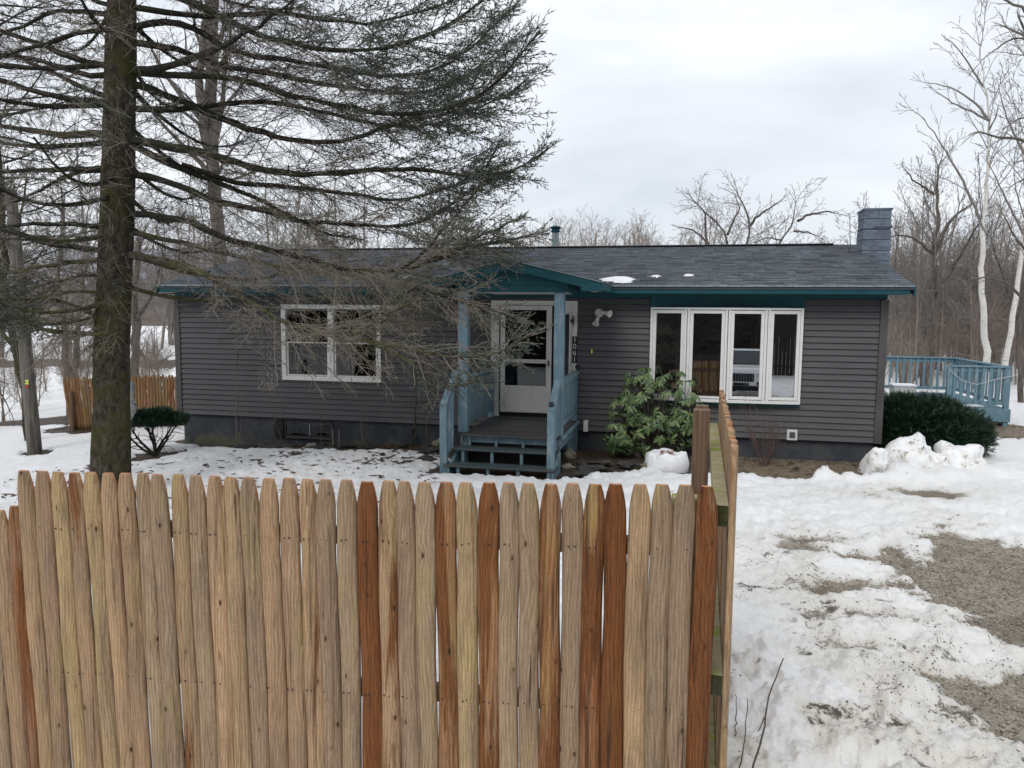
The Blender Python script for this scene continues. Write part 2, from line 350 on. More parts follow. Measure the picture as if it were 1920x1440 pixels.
exec_part = None
# ================================================================== GROUND
GRAVEL = [(4.95,9.05),(4.55,8.55),(4.15,7.85),(3.75,7.5),(3.45,6.7),(3.45,6.1),(3.30,5.6),(3.42,5.15),(3.15,4.80),(2.78,4.95),(2.62,4.55),(2.75,4.1),(2.85,3.7),(3.2,3.2),(4.6,2.4),(7.5,1.5),(9,4.5),(8.2,6.6),(6.2,7.35),(5.5,7.75)]
SMALL = [((2.95,6.55),(.24,.11)), ((3.2,8.0),(.22,.07)), ((2.9,7.7),(.15,.08)), ((2.55,5.35),(.13,.06)), ((3.05,5.9),(.2,.07)), ((3.4,7.4),(.18,.08)), ((5.6,10.2),(.45,.15))]
BED = [[(.9,-.45),(2.2,-.55),(3.6,-.62),(5.6,-.85),(6.2,-1.5),(6.0,-2.3),(6.6,-2.75),(8.0,-2.75),(8.9,-2.1),(9.3,-1.5),(9.6,-1.9),(10.4,-1.75),(10.8,-1.85),(12.2,-1.55),(13.0,-.9),(13.4,1.8),(-.4,1.2),(-.3,.2),(.3,-.15)]]
BEDW = [[tuple(HW(s, d)[:2]) for s, d in b] for b in BED]
def gbase(x, y):
    z = .35*sstep(-8.5, .5, x)*(1-.6*sstep(25, 60, y))
    z = z + .95*sstep(2.6, 1.0, np.hypot(x, y+.3))                    # road bank the camera stands on
    z = z - .12*np.exp(-((x-2.2)**2+(y-4.1)**2)/3.0)*0
    z = z + .25*sstep(8, 14, x)*sstep(9, 14, y)*sstep(30, 20, y)*.4
    z = z - .5*sstep(14, 22, y)*sstep(-10, -16, x)
    return z
def gsurf(x, y):
    """returns height, gravel, mulch, dirt"""
    e1 = fbm(x, y, 1.7, 5, 3)
    gd = sd_poly(x, y, GRAVEL)+.11+.40*e1+.30*fbm(x, y, 5, 4, 13)
    for (cx, cy), (rx, ry) in SMALL:
        q = (np.hypot((x-cx)/rx, (y-cy)/ry)-1)*min(rx, ry)+.16*e1+.1*fbm(x, y, 7, 3, 12); gd = np.minimum(gd, q)
    gr = sstep(.16, -.16, gd)
    md = np.full(np.shape(x), 1e9)
    for b in BEDW: md = np.minimum(md, sd_poly(x, y, b)+.22*e1+.08*fbm(x, y, 6, 3, 14))
    for cx, cy, r in ((-5.55,10.6,.5),(-6.55,13.7,.55),(-6.0,13.0,.25),(-9.1,14.3,.38),(-9.95,17.2,.7),(10.2,15.6,1.1)):
        md = np.minimum(md, np.hypot(x-cx, (y-cy)*1.1)-r+.55*e1+.3*fbm(x, y, 4, 3, 22))
    mu = sstep(.08, -.08, md)
    # dry ground bands across the far field
    far = sstep(38, 44, y+3*e1)*sstep(50, 45, y+3*e1)*sstep(-10, -14, x)+sstep(17.6, 17.9, y+.3*e1)*sstep(20.2, 19.5, y+.4*e1)*sstep(-9.9, -10.6, x)
    mu = np.clip(mu+np.clip(far, 0, 1), 0, 1)
    bare = np.maximum(gr, mu)
    near = sstep(16, 4, np.hypot(x-1, y-3))
    sn = .065+.03*fbm(x, y, .55, 3, 31)+(.012+.05*near)*fbm(x, y, 2.3, 4, 41)+(.006+.046*near)*fbm(x, y, 6.5, 4, 51)+.009*fbm(x, y, 22, 2, 61)*sstep(20, 8, y)+.024*near*fbm(x, y, 13, 3, 63)
    # chunky ploughed edge beside the fence
    ch = sstep(1.7, .2, np.hypot((x-2.0)/1.25, (y-3.9)/1.2)); v = vnoise(x*4.3, y*4.3, 71); sn = sn+ch*.13*np.clip(v-.35, 0, 1)+ch*.035*fbm(x, y, 12, 3, 72)
    # ploughed ridge in front of the yew
    rd = np.abs((y-11.25)-.12*(x-5.5)+.25*fbm(x, y, .8, 2, 81)); sn = sn+.16*sstep(.55, 0, rd)*sstep(2.9, 4.6, x)*sstep(8.6, 7.6, x)*(.4+1.0*vnoise(x*2.6, y*2.6, 82))
    # tyre track
    tr = np.abs(x-(1.6+.30*(y-3))+.06*fbm(x, y, 1, 2, 90)); tk = sstep(.16, .05, tr)*sstep(4.8, 5.4, y)*sstep(10.5, 8.5, y); sn = sn-.028*tk
    h = gbase(x, y)+sn*(1-bare)+bare*(.012*fbm(x, y, 9, 3, 5)+.006*fbm(x, y, 30, 2, 6))
    dirt = ch*sstep(.10, .45, fbm(x, y, 2.6, 4, 101)+.28)+.35*sstep(.0, .4, fbm(x, y, .9, 3, 103))*near+.5*sstep(.7, 0, gd)*(1-bare)+.35*tk+.3*sstep(.6, 0, rd)*sstep(2.9, 4.6, x)
    return h, gr, mu, np.clip(dirt, 0, 1)
def gz(x, y):
    return float(gsurf(np.array([float(x)]), np.array([float(y)]))[0][0])
th = np.concatenate([np.arange(-38, 38, .115), np.arange(38, 322, 4.)])*math.pi/180
rr = [.35]
while rr[-1] < 1.5: rr.append(rr[-1]*1.2)
while rr[-1] < 26: rr.append(rr[-1]*(1.0052 if 3 < rr[-1] < 8 else 1.0072))
while rr[-1] < 1600: rr.append(rr[-1]*1.035)
rr = np.array(rr); TH, RR = np.meshgrid(th, rr)
GX = RR*np.sin(TH); GY = RR*np.cos(TH); GH, GG, GM, GD = gsurf(GX, GY)
nr, ntc = RR.shape
V = np.stack([GX, GY, GH], -1).reshape(-1, 3); V = np.vstack([V, [[0, 0, float(GH[0].mean())]]])
i = np.arange(nr-1)[:, None]*ntc; j = np.arange(ntc)[None, :]; j2 = (j+1) % ntc
F = np.stack([i+j, i+j2, i+ntc+j2, i+ntc+j], -1).reshape(-1, 4)[:, ::-1]
me = mesh_np('ground', V, F, None, True)
for nm, A in (('gravel', GG), ('mulch', GM), ('dirt', GD)):
    a = me.attributes.new(nm, 'FLOAT', 'POINT'); a.data.foreach_set('value', np.append(A.ravel(), 0).astype(np.float32))
m = mat('ground_mix', (.8,.8,.8), .6, .3); co = coords(m)
def attr(n): return nd(m, 'ShaderNodeAttribute', attribute_name=n).outputs['Fac']
n_big = noise(m, co, .8, 5, .6); n_mid = noise(m, co, 7, 6, .65, .2); n_fine = noise(m, co, 45, 5, .7); n_peb = nd(m, 'ShaderNodeTexVoronoi', i={'Scale': 38.0}); L(m, co, n_peb.inputs[0])
n_flk = noise(m, co, 26, 5, .75, .6, (1,1.6,1))
snow = mixc(m, ramp(m, n_big, .35, .7), (.87,.875,.885), (.80,.80,.79))
snow = mixc(m, mth(m, 'MULTIPLY', ramp(m, n_mid, .5, .75), .25), snow, (.70,.68,.62))
dm = attr('dirt')
snow = mixc(m, mth(m, 'MULTIPLY', dm, .6), snow, (.62,.58,.49))
spk = mth(m, 'MULTIPLY', ramp(m, mth(m, 'ADD', n_flk, mth(m, 'MULTIPLY', dm, .12)), .70, .76), 1.0)
spk = mth(m, 'MULTIPLY', spk, mth(m, 'ADD', mth(m, 'MULTIPLY', dm, .6), .12))
spk2 = mth(m, 'MULTIPLY', ramp(m, mth(m, 'ADD', n_mid, mth(m, 'MULTIPLY', dm, .06)), .685, .74), dm)
n_cl = noise(m, co, 3.6, 8, .78, .6); clump = mth(m, 'MULTIPLY', ramp(m, mth(m, 'ADD', n_cl, mth(m, 'MULTIPLY', dm, .07)), .615, .67), ramp(m, dm, .30, .75))
snow = mixc(m, mth(m, 'MULTIPLY', ramp(m, n_cl, .50, .70), .30), snow, (.62,.585,.50))
snow = mixc(m, mth(m, 'MAXIMUM', mth(m, 'MAXIMUM', spk, spk2), clump), snow, (.095,.08,.065))
grv = mixc(m, ramp(m, n_mid, .35, .65), (.15,.13,.105), (.29,.26,.215)); grv = mixc(m, .75, grv, ramp(m, n_peb.outputs['Distance'], .1, .55, (.32,.29,.26), (1.35,1.35,1.3)), 'MULTIPLY')
grv = mixc(m, ramp(m, n_fine, .52, .66), grv, (.38,.35,.30))
grv = mixc(m, ramp(m, n_big, .5, .62), grv, mixc(m, .65, grv, (.115,.09,.065)))
mul = mixc(m, ramp(m, n_mid, .38, .6), (.028,.022,.017), (.085,.062,.042)); mul = mixc(m, ramp(m, n_fine, .55, .65), mul, (.16,.12,.08)); sxx = nd(m, 'ShaderNodeSeparateXYZ'); L(m, co, sxx.inputs[0]); dry = mixc(m, ramp(m, n_fine, .4, .62), (.12,.085,.058), (.33,.27,.19)); mul = mixc(m, mth(m, 'MULTIPLY', ramp(m, mth(m, 'MULTIPLY', sxx.outputs[0], .1), .27, .36), ramp(m, n_mid, .36, .5)), mul, dry)
g = ramp(m, mth(m, 'ADD', attr('gravel'), mth(m, 'MULTIPLY', mth(m, 'SUBTRACT', mth(m, 'ADD', mth(m, 'MULTIPLY', n_fine, .6), mth(m, 'MULTIPLY', n_mid, .4)), .5), 2.2)), .40, .62)
mu = ramp(m, mth(m, 'ADD', attr('mulch'), mth(m, 'MULTIPLY', mth(m, 'SUBTRACT', n_fine, .5), .8)), .42, .58)
wet = ramp(m, attr('gravel'), .03, .5); snow = mixc(m, mth(m, 'MULTIPLY', wet, .55), snow, (.50,.465,.40)); c = mixc(m, g, snow, grv); c = mixc(m, mu, c, mul)
L(m, c, bsdf(m).inputs['Base Color'])
n_cr = noise(m, co, 19, 6, .72, .5); hh = mth(m, 'ADD', mth(m, 'ADD', mth(m, 'MULTIPLY', n_mid, .6), mth(m, 'MULTIPLY', n_fine, .35)), mth(m, 'MULTIPLY', n_cr, .55)); bump(m, hh, .75, .04)
L(m, ramp(m, g, 0, 1, (.5,.5,.5), (.95,.95,.95)), bsdf(m).inputs['Roughness'])
me.materials.append(m); link('ground', me, kind='structure')

# loose stones on the gravel, leaf bits on the snow (nobody could count them)
rng = np.random.default_rng(5)
def scatter(name, n, xr, yr, which, size, matl, flat, label, cat, shape='stone'):
    X = rng.uniform(*xr, n*6); Y = rng.uniform(*yr, n*6)
    h, gr, mu, di = gsurf(X, Y); p = which(X, Y, gr, mu, di); k = rng.random(len(X)) < p; X, Y, h = X[k][:n], Y[k][:n], h[k][:n]; m_ = len(X)
    s = rng.uniform(*size, m_)**1.0; a = rng.uniform(0, 6.28, m_); asp = rng.uniform(.45, 1, m_)
    if shape == 'stone':
        T = np.array([(1,0,0),(0,1,0),(-1,0,0),(0,-1,0),(.15,.1,1),(-.1,.1,-.6)]); Fb = np.array([(0,1,4),(1,2,4),(2,3,4),(3,0,4),(1,0,5),(2,1,5),(3,2,5),(0,3,5)])
    else:
        T = np.array([(1,0,.5),(0,.6,0),(-1,0,.4),(0,-.6,0),(0,0,.25)]); Fb = np.array([(0,1,4),(1,2,4),(2,3,4),(3,0,4)])
    Tn = T[None]*s[:, None, None]*np.stack([np.ones(m_), asp, np.full(m_, flat)], -1)[:, None]*rng.uniform(.7, 1.3, (m_, len(T), 1))
    ca, sa = np.cos(a)[:, None], np.sin(a)[:, None]
    P = np.stack([X[:, None]+Tn[..., 0]*ca-Tn[..., 1]*sa, Y[:, None]+Tn[..., 0]*sa+Tn[..., 1]*ca, h[:, None]+Tn[..., 2]+.1*s[:, None]], -1).reshape(-1, 3)
    F_ = (Fb[None]+np.arange(m_)[:, None, None]*len(T)).reshape(-1, 3)
    me = mesh_np(name, P, F_, matl); t = me.attributes.new('tone', 'FLOAT', 'POINT'); t.data.foreach_set('value', np.repeat(rng.random(m_), len(T)).astype(np.float32))
    o = link(name, me, kind='stuff'); tag(o, label, cat)
scatter('gravel', 16000, (2.2, 7.5), (2.8, 9.2), lambda X, Y, g, mu, d: g*.9*np.clip(1.6-Y/9, .3, 1), (.005, .017), M['gravelstone'], .55, 'loose tan and grey stones covering the bare patch of driveway', 'gravel')
scatter('snow_grit', 1300, (.9, 4.2), (2.9, 7.5), lambda X, Y, g, mu, d: (1-g)*np.clip(d*1.3-.25, 0, 1)**1.5*sstep(.1,.4,fbm(X,Y,2.2,3,44)), (.003, .011), M['leaflitter'], .6, 'dark grit and bark crumbs scattered over the dirty snow by the fence', 'grit')
scatter('leaf_litter', 2600, (-8, 6.5), (8.5, 17.2), lambda X, Y, g, mu, d: np.where(mu > .5, .8, .01+.15*sstep(.2,.5,fbm(X,Y,1.3,3,45))*(X < -1)+.03*(X < -1)), (.008, .034), M['leaflitter'], .5, 'dead brown leaves and bark bits lying on the snow and beds before the house', 'leaves', 'leaf')
scatter('twig_litter', 800, (-8, -1), (9.5, 14.2), lambda X, Y, g, mu, d: .05+.5*sstep(.1,.45,fbm(X,Y,1.0,3,46)), (.03, .10), M['leaflitter'], .12, 'small fallen spruce twigs spread across the snow left of the steps', 'twigs', 'leaf')

scatter('bark_mulch_bits', 3200, (2.2, 7.5), (2.8, 9.2), lambda X, Y, g, mu, d: g*(.15+.85*sstep(-.1,.4,fbm(X,Y,1.1,3,48))), (.006, .020), M['leaflitter'], .4, 'brown leaf and bark fragments strewn over the bare driveway gravel', 'leaves', 'leaf')
# ================================================================== HILLS
def hill(name, d, hfun, a0, a1, col, thick=60):
    n = 140; A = np.linspace(a0, a1, n)*math.pi/180; V = []; 
    rows = [(0, 0), (.25, .45), (.6, .8), (1, 1.0), (1.7, .9), (2.6, 0)]
    for k, (rd, hf) in enumerate(rows):
        D = d+rd*thick; nn = hfun(A)
        V.append(np.stack([D*np.sin(A), D*np.cos(A), nn*hf+(nn*.06*fbm(A*60+k, A*0+k*3., 1, 3, 7) if 0 < hf else 0)-(1.5 if hf == 0 else 0)], -1))
    V = np.concatenate(V); i = np.arange(len(rows)-1)[:, None]*n; j = np.arange(n-1)[None]
    F = np.stack([i+j, i+j+1, i+n+j+1, i+n+j], -1).reshape(-1, 4)
    link(name, mesh_np(name, V, F, col, True), kind='structure')
def hillmat(name, c1, c2, c3, sc):
    m = mat(name, c1, .95, .05); co = coords(m); n1 = noise(m, co, sc, 8, .7, .3, (1,1,2)); n2 = noise(m, co, sc*.12, 4, .6)
    c = mixc(m, ramp(m, n1, .38, .62), c1, c2); c = mixc(m, ramp(m, n2, .5, .6), c, c3); L(m, c, bsdf(m).inputs['Base Color']); bump(m, n1, 1, 1.5); return m
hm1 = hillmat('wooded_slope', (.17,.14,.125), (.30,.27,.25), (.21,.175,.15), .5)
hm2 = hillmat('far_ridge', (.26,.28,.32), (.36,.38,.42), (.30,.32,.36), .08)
hm3 = hillmat('dark_wood', (.02,.02,.018), (.07,.06,.05), (.03,.032,.026), .8)
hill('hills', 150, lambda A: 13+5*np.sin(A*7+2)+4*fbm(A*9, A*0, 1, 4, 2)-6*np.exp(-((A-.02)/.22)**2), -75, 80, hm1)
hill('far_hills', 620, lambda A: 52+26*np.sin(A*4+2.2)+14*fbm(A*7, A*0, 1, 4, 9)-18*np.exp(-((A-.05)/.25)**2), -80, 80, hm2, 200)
# ================================================================== HOUSE (local axes: x along the front, y into the depth)
house = thing('house', 'long single storey house with dark grey clapboard siding and shingled roof', 'house', HO, -YAW)
SL, SB, NC, CH = 13.0, .70, 23, .1016
ST = SB+NC*CH
DEP = 7.3
openings = [(2.33, 4.32, 1.465, 2.87), (6.45, 8.01, .0, 2.985), (9.26, 11.75, 1.335, ST+.1)]
mb = MB(); mb.box(.06, SL-.06, .05, .25, -.5, SB+.02); mb.box(.06, SL-.06, DEP-.25, DEP-.05, -.5, SB+.02); mb.box(.06, .26, .25, DEP-.25, -.5, SB+.02); mb.box(SL-.26, SL-.06, .25, DEP-.25, -.5, SB+.02)
# basement window hole is a recessed frame set proud
fnd = mb.build('foundation', M['foundation'], house)
# wall core behind the siding, with the openings left free
mb = MB()
xs = [0.02, 2.33, 4.32, 6.45, 8.01, 9.26, 11.75, SL-.02]
for a, b in zip(xs, xs[1:]):
    o = [q for q in openings if abs(q[0]-a) < .01]
    if not o: mb.box(a, b, .03, .15, SB+.01, 3.16)
    else:
        if o[0][2] > SB: mb.box(a, b, .03, .15, SB+.01, o[0][2])
        if o[0][3] < 3.1: mb.box(a, b, .03, .15, o[0][3], 3.16)
mb.box(.02, .14, .15, DEP-.02, SB+.01, 3.16); mb.box(SL-.14, SL-.02, .15, DEP-.02, SB+.01, 3.16); mb.box(.02, SL-.02, DEP-.15, DEP-.02, SB+.01, 3.16)
mb.box(.14, SL-.14, .15, DEP-.15, 3.1, 3.15); mb.box(.14, SL-.14, .15, DEP-.15, SB+.1, SB+.2)
wall = mb.build('wall', M['interior'], house)
# clapboard courses: every board between two openings is a board of its own
for k in range(NC):
    z0, z1 = SB+k*CH, SB+(k+1)*CH
    cuts = sorted({.09, SL-.09} | {e_ for o in openings for e_ in o[:2]})
    for a, b in zip(cuts, cuts[1:]):
        o = [q for q in openings if abs(q[0]-a) < .01]
        lo, hi = z0, z1
        if o:
            if o[0][2] <= z0+.005 and o[0][3] >= z1-.005: continue
            if o[0][2] > z0 and o[0][2] < z1: hi = o[0][2]
            elif o[0][3] > z0 and o[0][3] < z1: lo = o[0][3]
            elif o[0][2] < z0 and o[0][3] > z1: continue
        def yf(z): t = (z-z0)/(z1-z0); return -.030+.028*t
        n = max(1, int((b-a)/3.7)); 
        mb = MB()
        jt = [a, a+(b-a)*(.30+.4*((k*7+3) % 5)/5), b] if b-a > 2 else [a, b]
        for q in range(len(jt)-1):
            mb = MB(); x0, x1 = jt[q]+.001, jt[q+1]-.0012
            mb.prism([(x0, .029, lo+.0005), (x0, yf(lo), lo+.0005), (x0, yf(hi)-.001, hi-.006 if hi == z1 else hi-.0005), (x0, yf(hi)+.008, hi-.0005), (x0, .029, hi-.0005)], (x1-x0, 0, 0))
            mb.build('siding_board', M['siding'], house)
for x0, x1 in ((-.03, .088), (SL-.088, SL+.03)): mb = MB(); mb.box(x0, x1, -.040, .06, SB-.01, ST-.01); mb.build('corner_trim', M['trim_grey'], house, .004)
# side walls' siding, joined (never seen face on)
for nm, xx, sg in (('side_siding', 0, -1), ('side_siding', SL, 1)):
    mb = MB()
    for k in range(NC+8):
        z0 = SB+k*CH; y0, y1 = .06, DEP-.02
        if z0 > ST: 
            rise = (z0+CH-3.05)/.239; y0 = max(y0, rise-.5); y1 = min(y1, DEP-rise+.5)
            if y1-y0 < .3: break
        mb.prism([(xx, y0, z0), (xx+sg*.02, y0, z0), (xx+sg*.003, y0, z0+CH-.001), (xx, y0, z0+CH-.001)], (0, y1-y0, 0))
    mb.build(nm, M['siding'], house, kind='stuff')
# left cellar hatch
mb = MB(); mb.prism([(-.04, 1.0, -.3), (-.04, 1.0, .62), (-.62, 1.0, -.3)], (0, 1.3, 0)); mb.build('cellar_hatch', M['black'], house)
# ---- trim under the eave
mb = MB(); mb.box(-.02, SL+.22, -.455, -.415, 3.105, 3.222); fas = mb.build('fascia', M['teal'], house, .003)
mb = MB(); mb.box(-.02, SL+.22, -.414, .02, 3.105, 3.125); mb.build('soffit', M['teal'], house)
mb = MB(); mb.box(-.01, 9.255, -.012, .029, ST+.002, 3.104); mb.box(11.755, SL+.01, -.012, .029, ST+.002, 3.104); mb.build('frieze_board', M['teal'], house)
mb = MB(); mb.box(9.262, 11.748, -.035, .03, 2.885, 3.104); mb.build('window_head_panel', M['teal'], house)
# ---- roof
SLP = .239; EZ = 3.235; RD = 3.62; X0R, X1R = -.06, 13.27; RZ = EZ+(RD+.45)*SLP
def rz(d): return EZ+(d+.45)*SLP
mb = MB(); 
mb.prism([(X0R, -.47, EZ-.02), (X0R, RD, RZ-.02), (X0R, 2*RD+.45, EZ-.02), (X0R, 2*RD+.45, EZ-.06), (X0R, RD, RZ-.07), (X0R, -.47, EZ-.06)], (X1R-X0R, 0, 0))
roof = mb.build('roof', M['shingle'], house)
mb = MB()
for x0 in (X0R-.025, X1R):
    mb = MB(); mb.prism([(x0, -.47, EZ-.005), (x0, RD, RZ-.005), (x0, 2*RD+.45, EZ-.005), (x0, 2*RD+.45, EZ-.15), (x0, RD, RZ-.15), (x0, -.47, EZ-.15)], (.025, 0, 0))
    mb.build('rake_board', M['teal'], roof)
mb = MB(); mb.box(X0R, X1R, -.49, -.462, EZ-.016, EZ+.006); mb.build('drip_edge', M['pipe'], roof)
rr_ = random.Random(3)
def shingle_slope(mb, x0, x1, d0, d1, zf, inside=lambda x, d: True, exp=.143, tab=.305, flip=1):
    L_ = math.hypot(1, SLP); n = int((d1-d0)*L_/exp)+1; de = exp/L_
    for k in range(n):
        da = d0+k*de; db = min(da+de*1.12, d1+.02); off = rr_.random()*tab; x = x0-off
        while x < x1:
            wdt = tab*rr_.choice((.45, .55, .75, 1.0, 1.0)); xa, xb = max(x, x0), min(x+wdt-.006, x1); x += wdt
            if xb-xa < .02 or not inside((xa+xb)/2, (da+db)/2): continue
            t = rr_.choice((.012, .016, .021)); tn = min(1, max(0, rr_.gauss(.42, .17)))
            za, zb = zf(da), zf(db)
            mb.add([(xa, da, za-.004), (xb, da, za-.004), (xb, da, za+t), (xa, da, za+t), (xb, db, zb+.001), (xa, db, zb+.001)], [(0,1,2,3), (3,2,4,5), (0,3,5), (1,4,2)], tn)
PC, PW, PE, PF = 7.24, 1.40, 3.245, -2.12     # porch roof: centre, half width, eave height, front
PA = PE+PW*.24
def under_porch(x, d):
    z = rz(d); pz = PA-abs(x-PC)*.24; return abs(x-PC) < PW-.02 and pz > z+.01
mb = MB(); shingle_slope(mb, X0R, X1R, -.48, RD, rz, lambda x, d: not under_porch(x, d)); mb.build('shingles', M['shingle'], roof, kind='stuff')
mb = MB(); mb.box(X0R, X1R-.5, RD-.13, RD+.13, RZ+.000, RZ+.028); mb.build('ridge_cap', M['metal_black'], roof, .01)
# vent pipe + cap
mb = MB(); mb.cyl((6.93, 3.95, RZ-.15), (6.93, 3.95, RZ+.40), .078, 20); vp = mb.build('vent_pipe', M['pipe'], roof, smooth=False)
mb = MB(); mb.lathe([(.085, 0), (.105, .01), (.105, .03), (.09, .04), (.09, .085), (.12, .09), (.135, .115), (.05, .15), (.0, .155)], (6.93, 3.95, RZ+.37), 20); mb.build('pipe_cap', M['teal'], roof)
# chimney: courses of painted block
chm = MB(); cx0, cx1, cy0, cy1 = 13.08, 13.56, 2.32, 2.86; zt = 4.76
chm.box(cx0+.02, cx1-.02, cy0+.02, cy1-.02, 0, zt-.02); chim = chm.build('chimney', M['chimney'], roof)
z = 3.60; k = 0
hs = [.19, .195, .19, .025, .035, .20, .035, .21]
for h in [.2, .19, .2, .19, .2, .19]:
    off = (k % 2)*.0
    for a, b in (((cx0, (cx0+cx1)/2+off-.002), ((cx0+cx1)/2+off+.002, cx1)) if k % 2 else ((cx0, cx1),)):
        mb = MB(); j = rr_.uniform(-.006, .008)
        mb.box(a-j, b+j, cy0-j-.004, cy1+j, z+.003, z+h-.004); mb.build('block', M['chimney'], chim, .008)
    z += h; k += 1
mb = MB(); mb.box(cx0-.012, cx1+.012, cy0-.016, cy1+.012, 4.40, 4.425); mb.box(cx0+.2, cx1+.02, cy0-.03, cy1, 4.425, 4.455); mb.build('mortar_band', M['chimney'], chim, .006)
mb = MB(); mb.box(cx0-.02, cx1+.015, cy0-.02, cy1+.015, zt-.02, zt+.015); mb.build('chimney_cap', M['chimney'], chim, .006)
mb = MB(); mb.cyl((12.98, 2.9, 4.0), (12.93, 2.9, 4.75), .006, 6); mb.cyl((12.9, 2.6, 3.95), (12.84, 2.6, 4.25), .005, 6); mb.build('lightning_rod', M['metal_black'], roof)

# snow left on the roof
def snowpatch(name, cx, cd, rx, rd_, zf, h=.035, seed=0, label=''):
    n, mring = 22, 5; vs = []; fs = []; r_ = random.Random(seed)
    ph = [r_.uniform(.7, 1.25) for _ in range(n)]
    for i in range(mring):
        t = i/(mring-1)
        for k in range(n):
            a = 2*math.pi*k/n; rad = (1-t*.999)*(ph[k]*(1-t)+t); x = cx+rx*rad*math.cos(a); d = cd+rd_*rad*math.sin(a)
            vs.append((x, d, zf(x, d)+.004+h*math.sin(min(1, t*1.6)*math.pi/2)))
    for i in range(mring-1):
        for k in range(n): fs.append((i*n+k, i*n+(k+1) % n, (i+1)*n+(k+1) % n, (i+1)*n+k))
    fs.append(tuple((mring-1)*n+k for k in range(n)))
    me = mesh_np(name, [HW(*v) for v in vs], fs, M['snow'], True); o = link(name, me); return tag(o, label, 'snow')
snowpatch('snow_patch', 9.33, .27, .09, .06, lambda x, d: rz(d), .03, 1, 'left one of two tiny snow patches on the roof right of the porch')
snowpatch('snow_patch', 9.89, .36, .10, .05, lambda x, d: rz(d), .03, 2, 'right one of two tiny snow patches on the roof right of the porch')
snowpatch('snow_patch', 8.72, -.02, .30, .24, lambda x, d: max(rz(d), PA-abs(x-PC)*.24 if abs(x-PC) < PW else -9), .05, 3, 'large snow patch in the valley at the right edge of the porch roof')
snowpatch('snow_patch', 4.72, .30, .20, .09, lambda x, d: rz(d), .03, 4, 'snow patch on the shingles above the left window, under spruce twigs')
snowpatch('snow_patch', 5.42, .26, .16, .09, lambda x, d: rz(d), .03, 5, 'snow patch on the shingles just left of the porch roof')

# ---- left double window
def frame_rect(mb, x0, x1, z0, z1, wd, y0, y1):
    mb.box(x0, x0+wd, y0, y1, z0, z1); mb.box(x1-wd, x1, y0, y1, z0, z1); mb.box(x0+wd, x1-wd, y0, y1, z0, z0+wd); mb.box(x0+wd, x1-wd, y0, y1, z1-wd, z1)
wx0, wx1, wz0, wz1 = 2.33, 4.32, 1.465, 2.87
mb = MB(); frame_rect(mb, wx0+.001, wx1-.001, wz0+.001, wz1-.001, .06, -.045, .09); xm = (wx0+wx1)/2+.0
mb.box(xm-.055, xm+.055, -.040, .09, wz0+.061, wz1-.061); win = mb.build('window', M['white'], house, .004)
mb = MB(); frame_rect(mb, wx0-.02, wx1+.02, wz0-.02, wz1+.02, .03, -.052, -.036); mb.build('casing', M['white'], win, .003)
for a, b in ((wx0+.062, xm-.057), (xm+.057, wx1-.062)):
    zm = (wz0+wz1)/2-.0
    for z0, z1, yy in ((wz0+.062, zm+.012, .0), (zm-.012, wz1-.062, .035)):
        mb = MB(); wd = .034; mb.box(a, a+wd, yy, yy+.03, z0, z1); mb.box(b-wd, b, yy, yy+.03, z0, z1); mb.box(a+wd, b-wd, yy, yy+.03, z0, z0+wd*.8); mb.box(a+wd, b-wd, yy, yy+.03, z1-wd*.7, z1)
        sash = mb.build('sash', M['white'] if yy == 0 else M['trim_grey'], win, .002)
        mb = MB(); mb.box(a+wd-.004, b-wd+.004, yy+.012, yy+.017, z0+wd*.7, z1-wd*.6); mb.build('pane', M['glass'], win)
# curtains inside
Vc = []; nx, nz = 90, 2
for (a, b) in ((wx0+.05, xm), (xm, wx1-.05)):
    for iz in range(nz):
        for ix in range(nx): t = ix/(nx-1); Vc.append((a+(b-a)*t, .22+.025*math.sin(t*60)+.012*math.sin(t*131), (wz0-.1 if iz == 0 else wz0+.52)))
Fc = [(h*2*nx+i_, h*2*nx+i_+1, h*2*nx+nx+i_+1, h*2*nx+nx+i_) for h in range(2) for i_ in range(nx-1)]
link('curtain', mesh_np('curtain', Vc, Fc, M['curtain'], True), win)

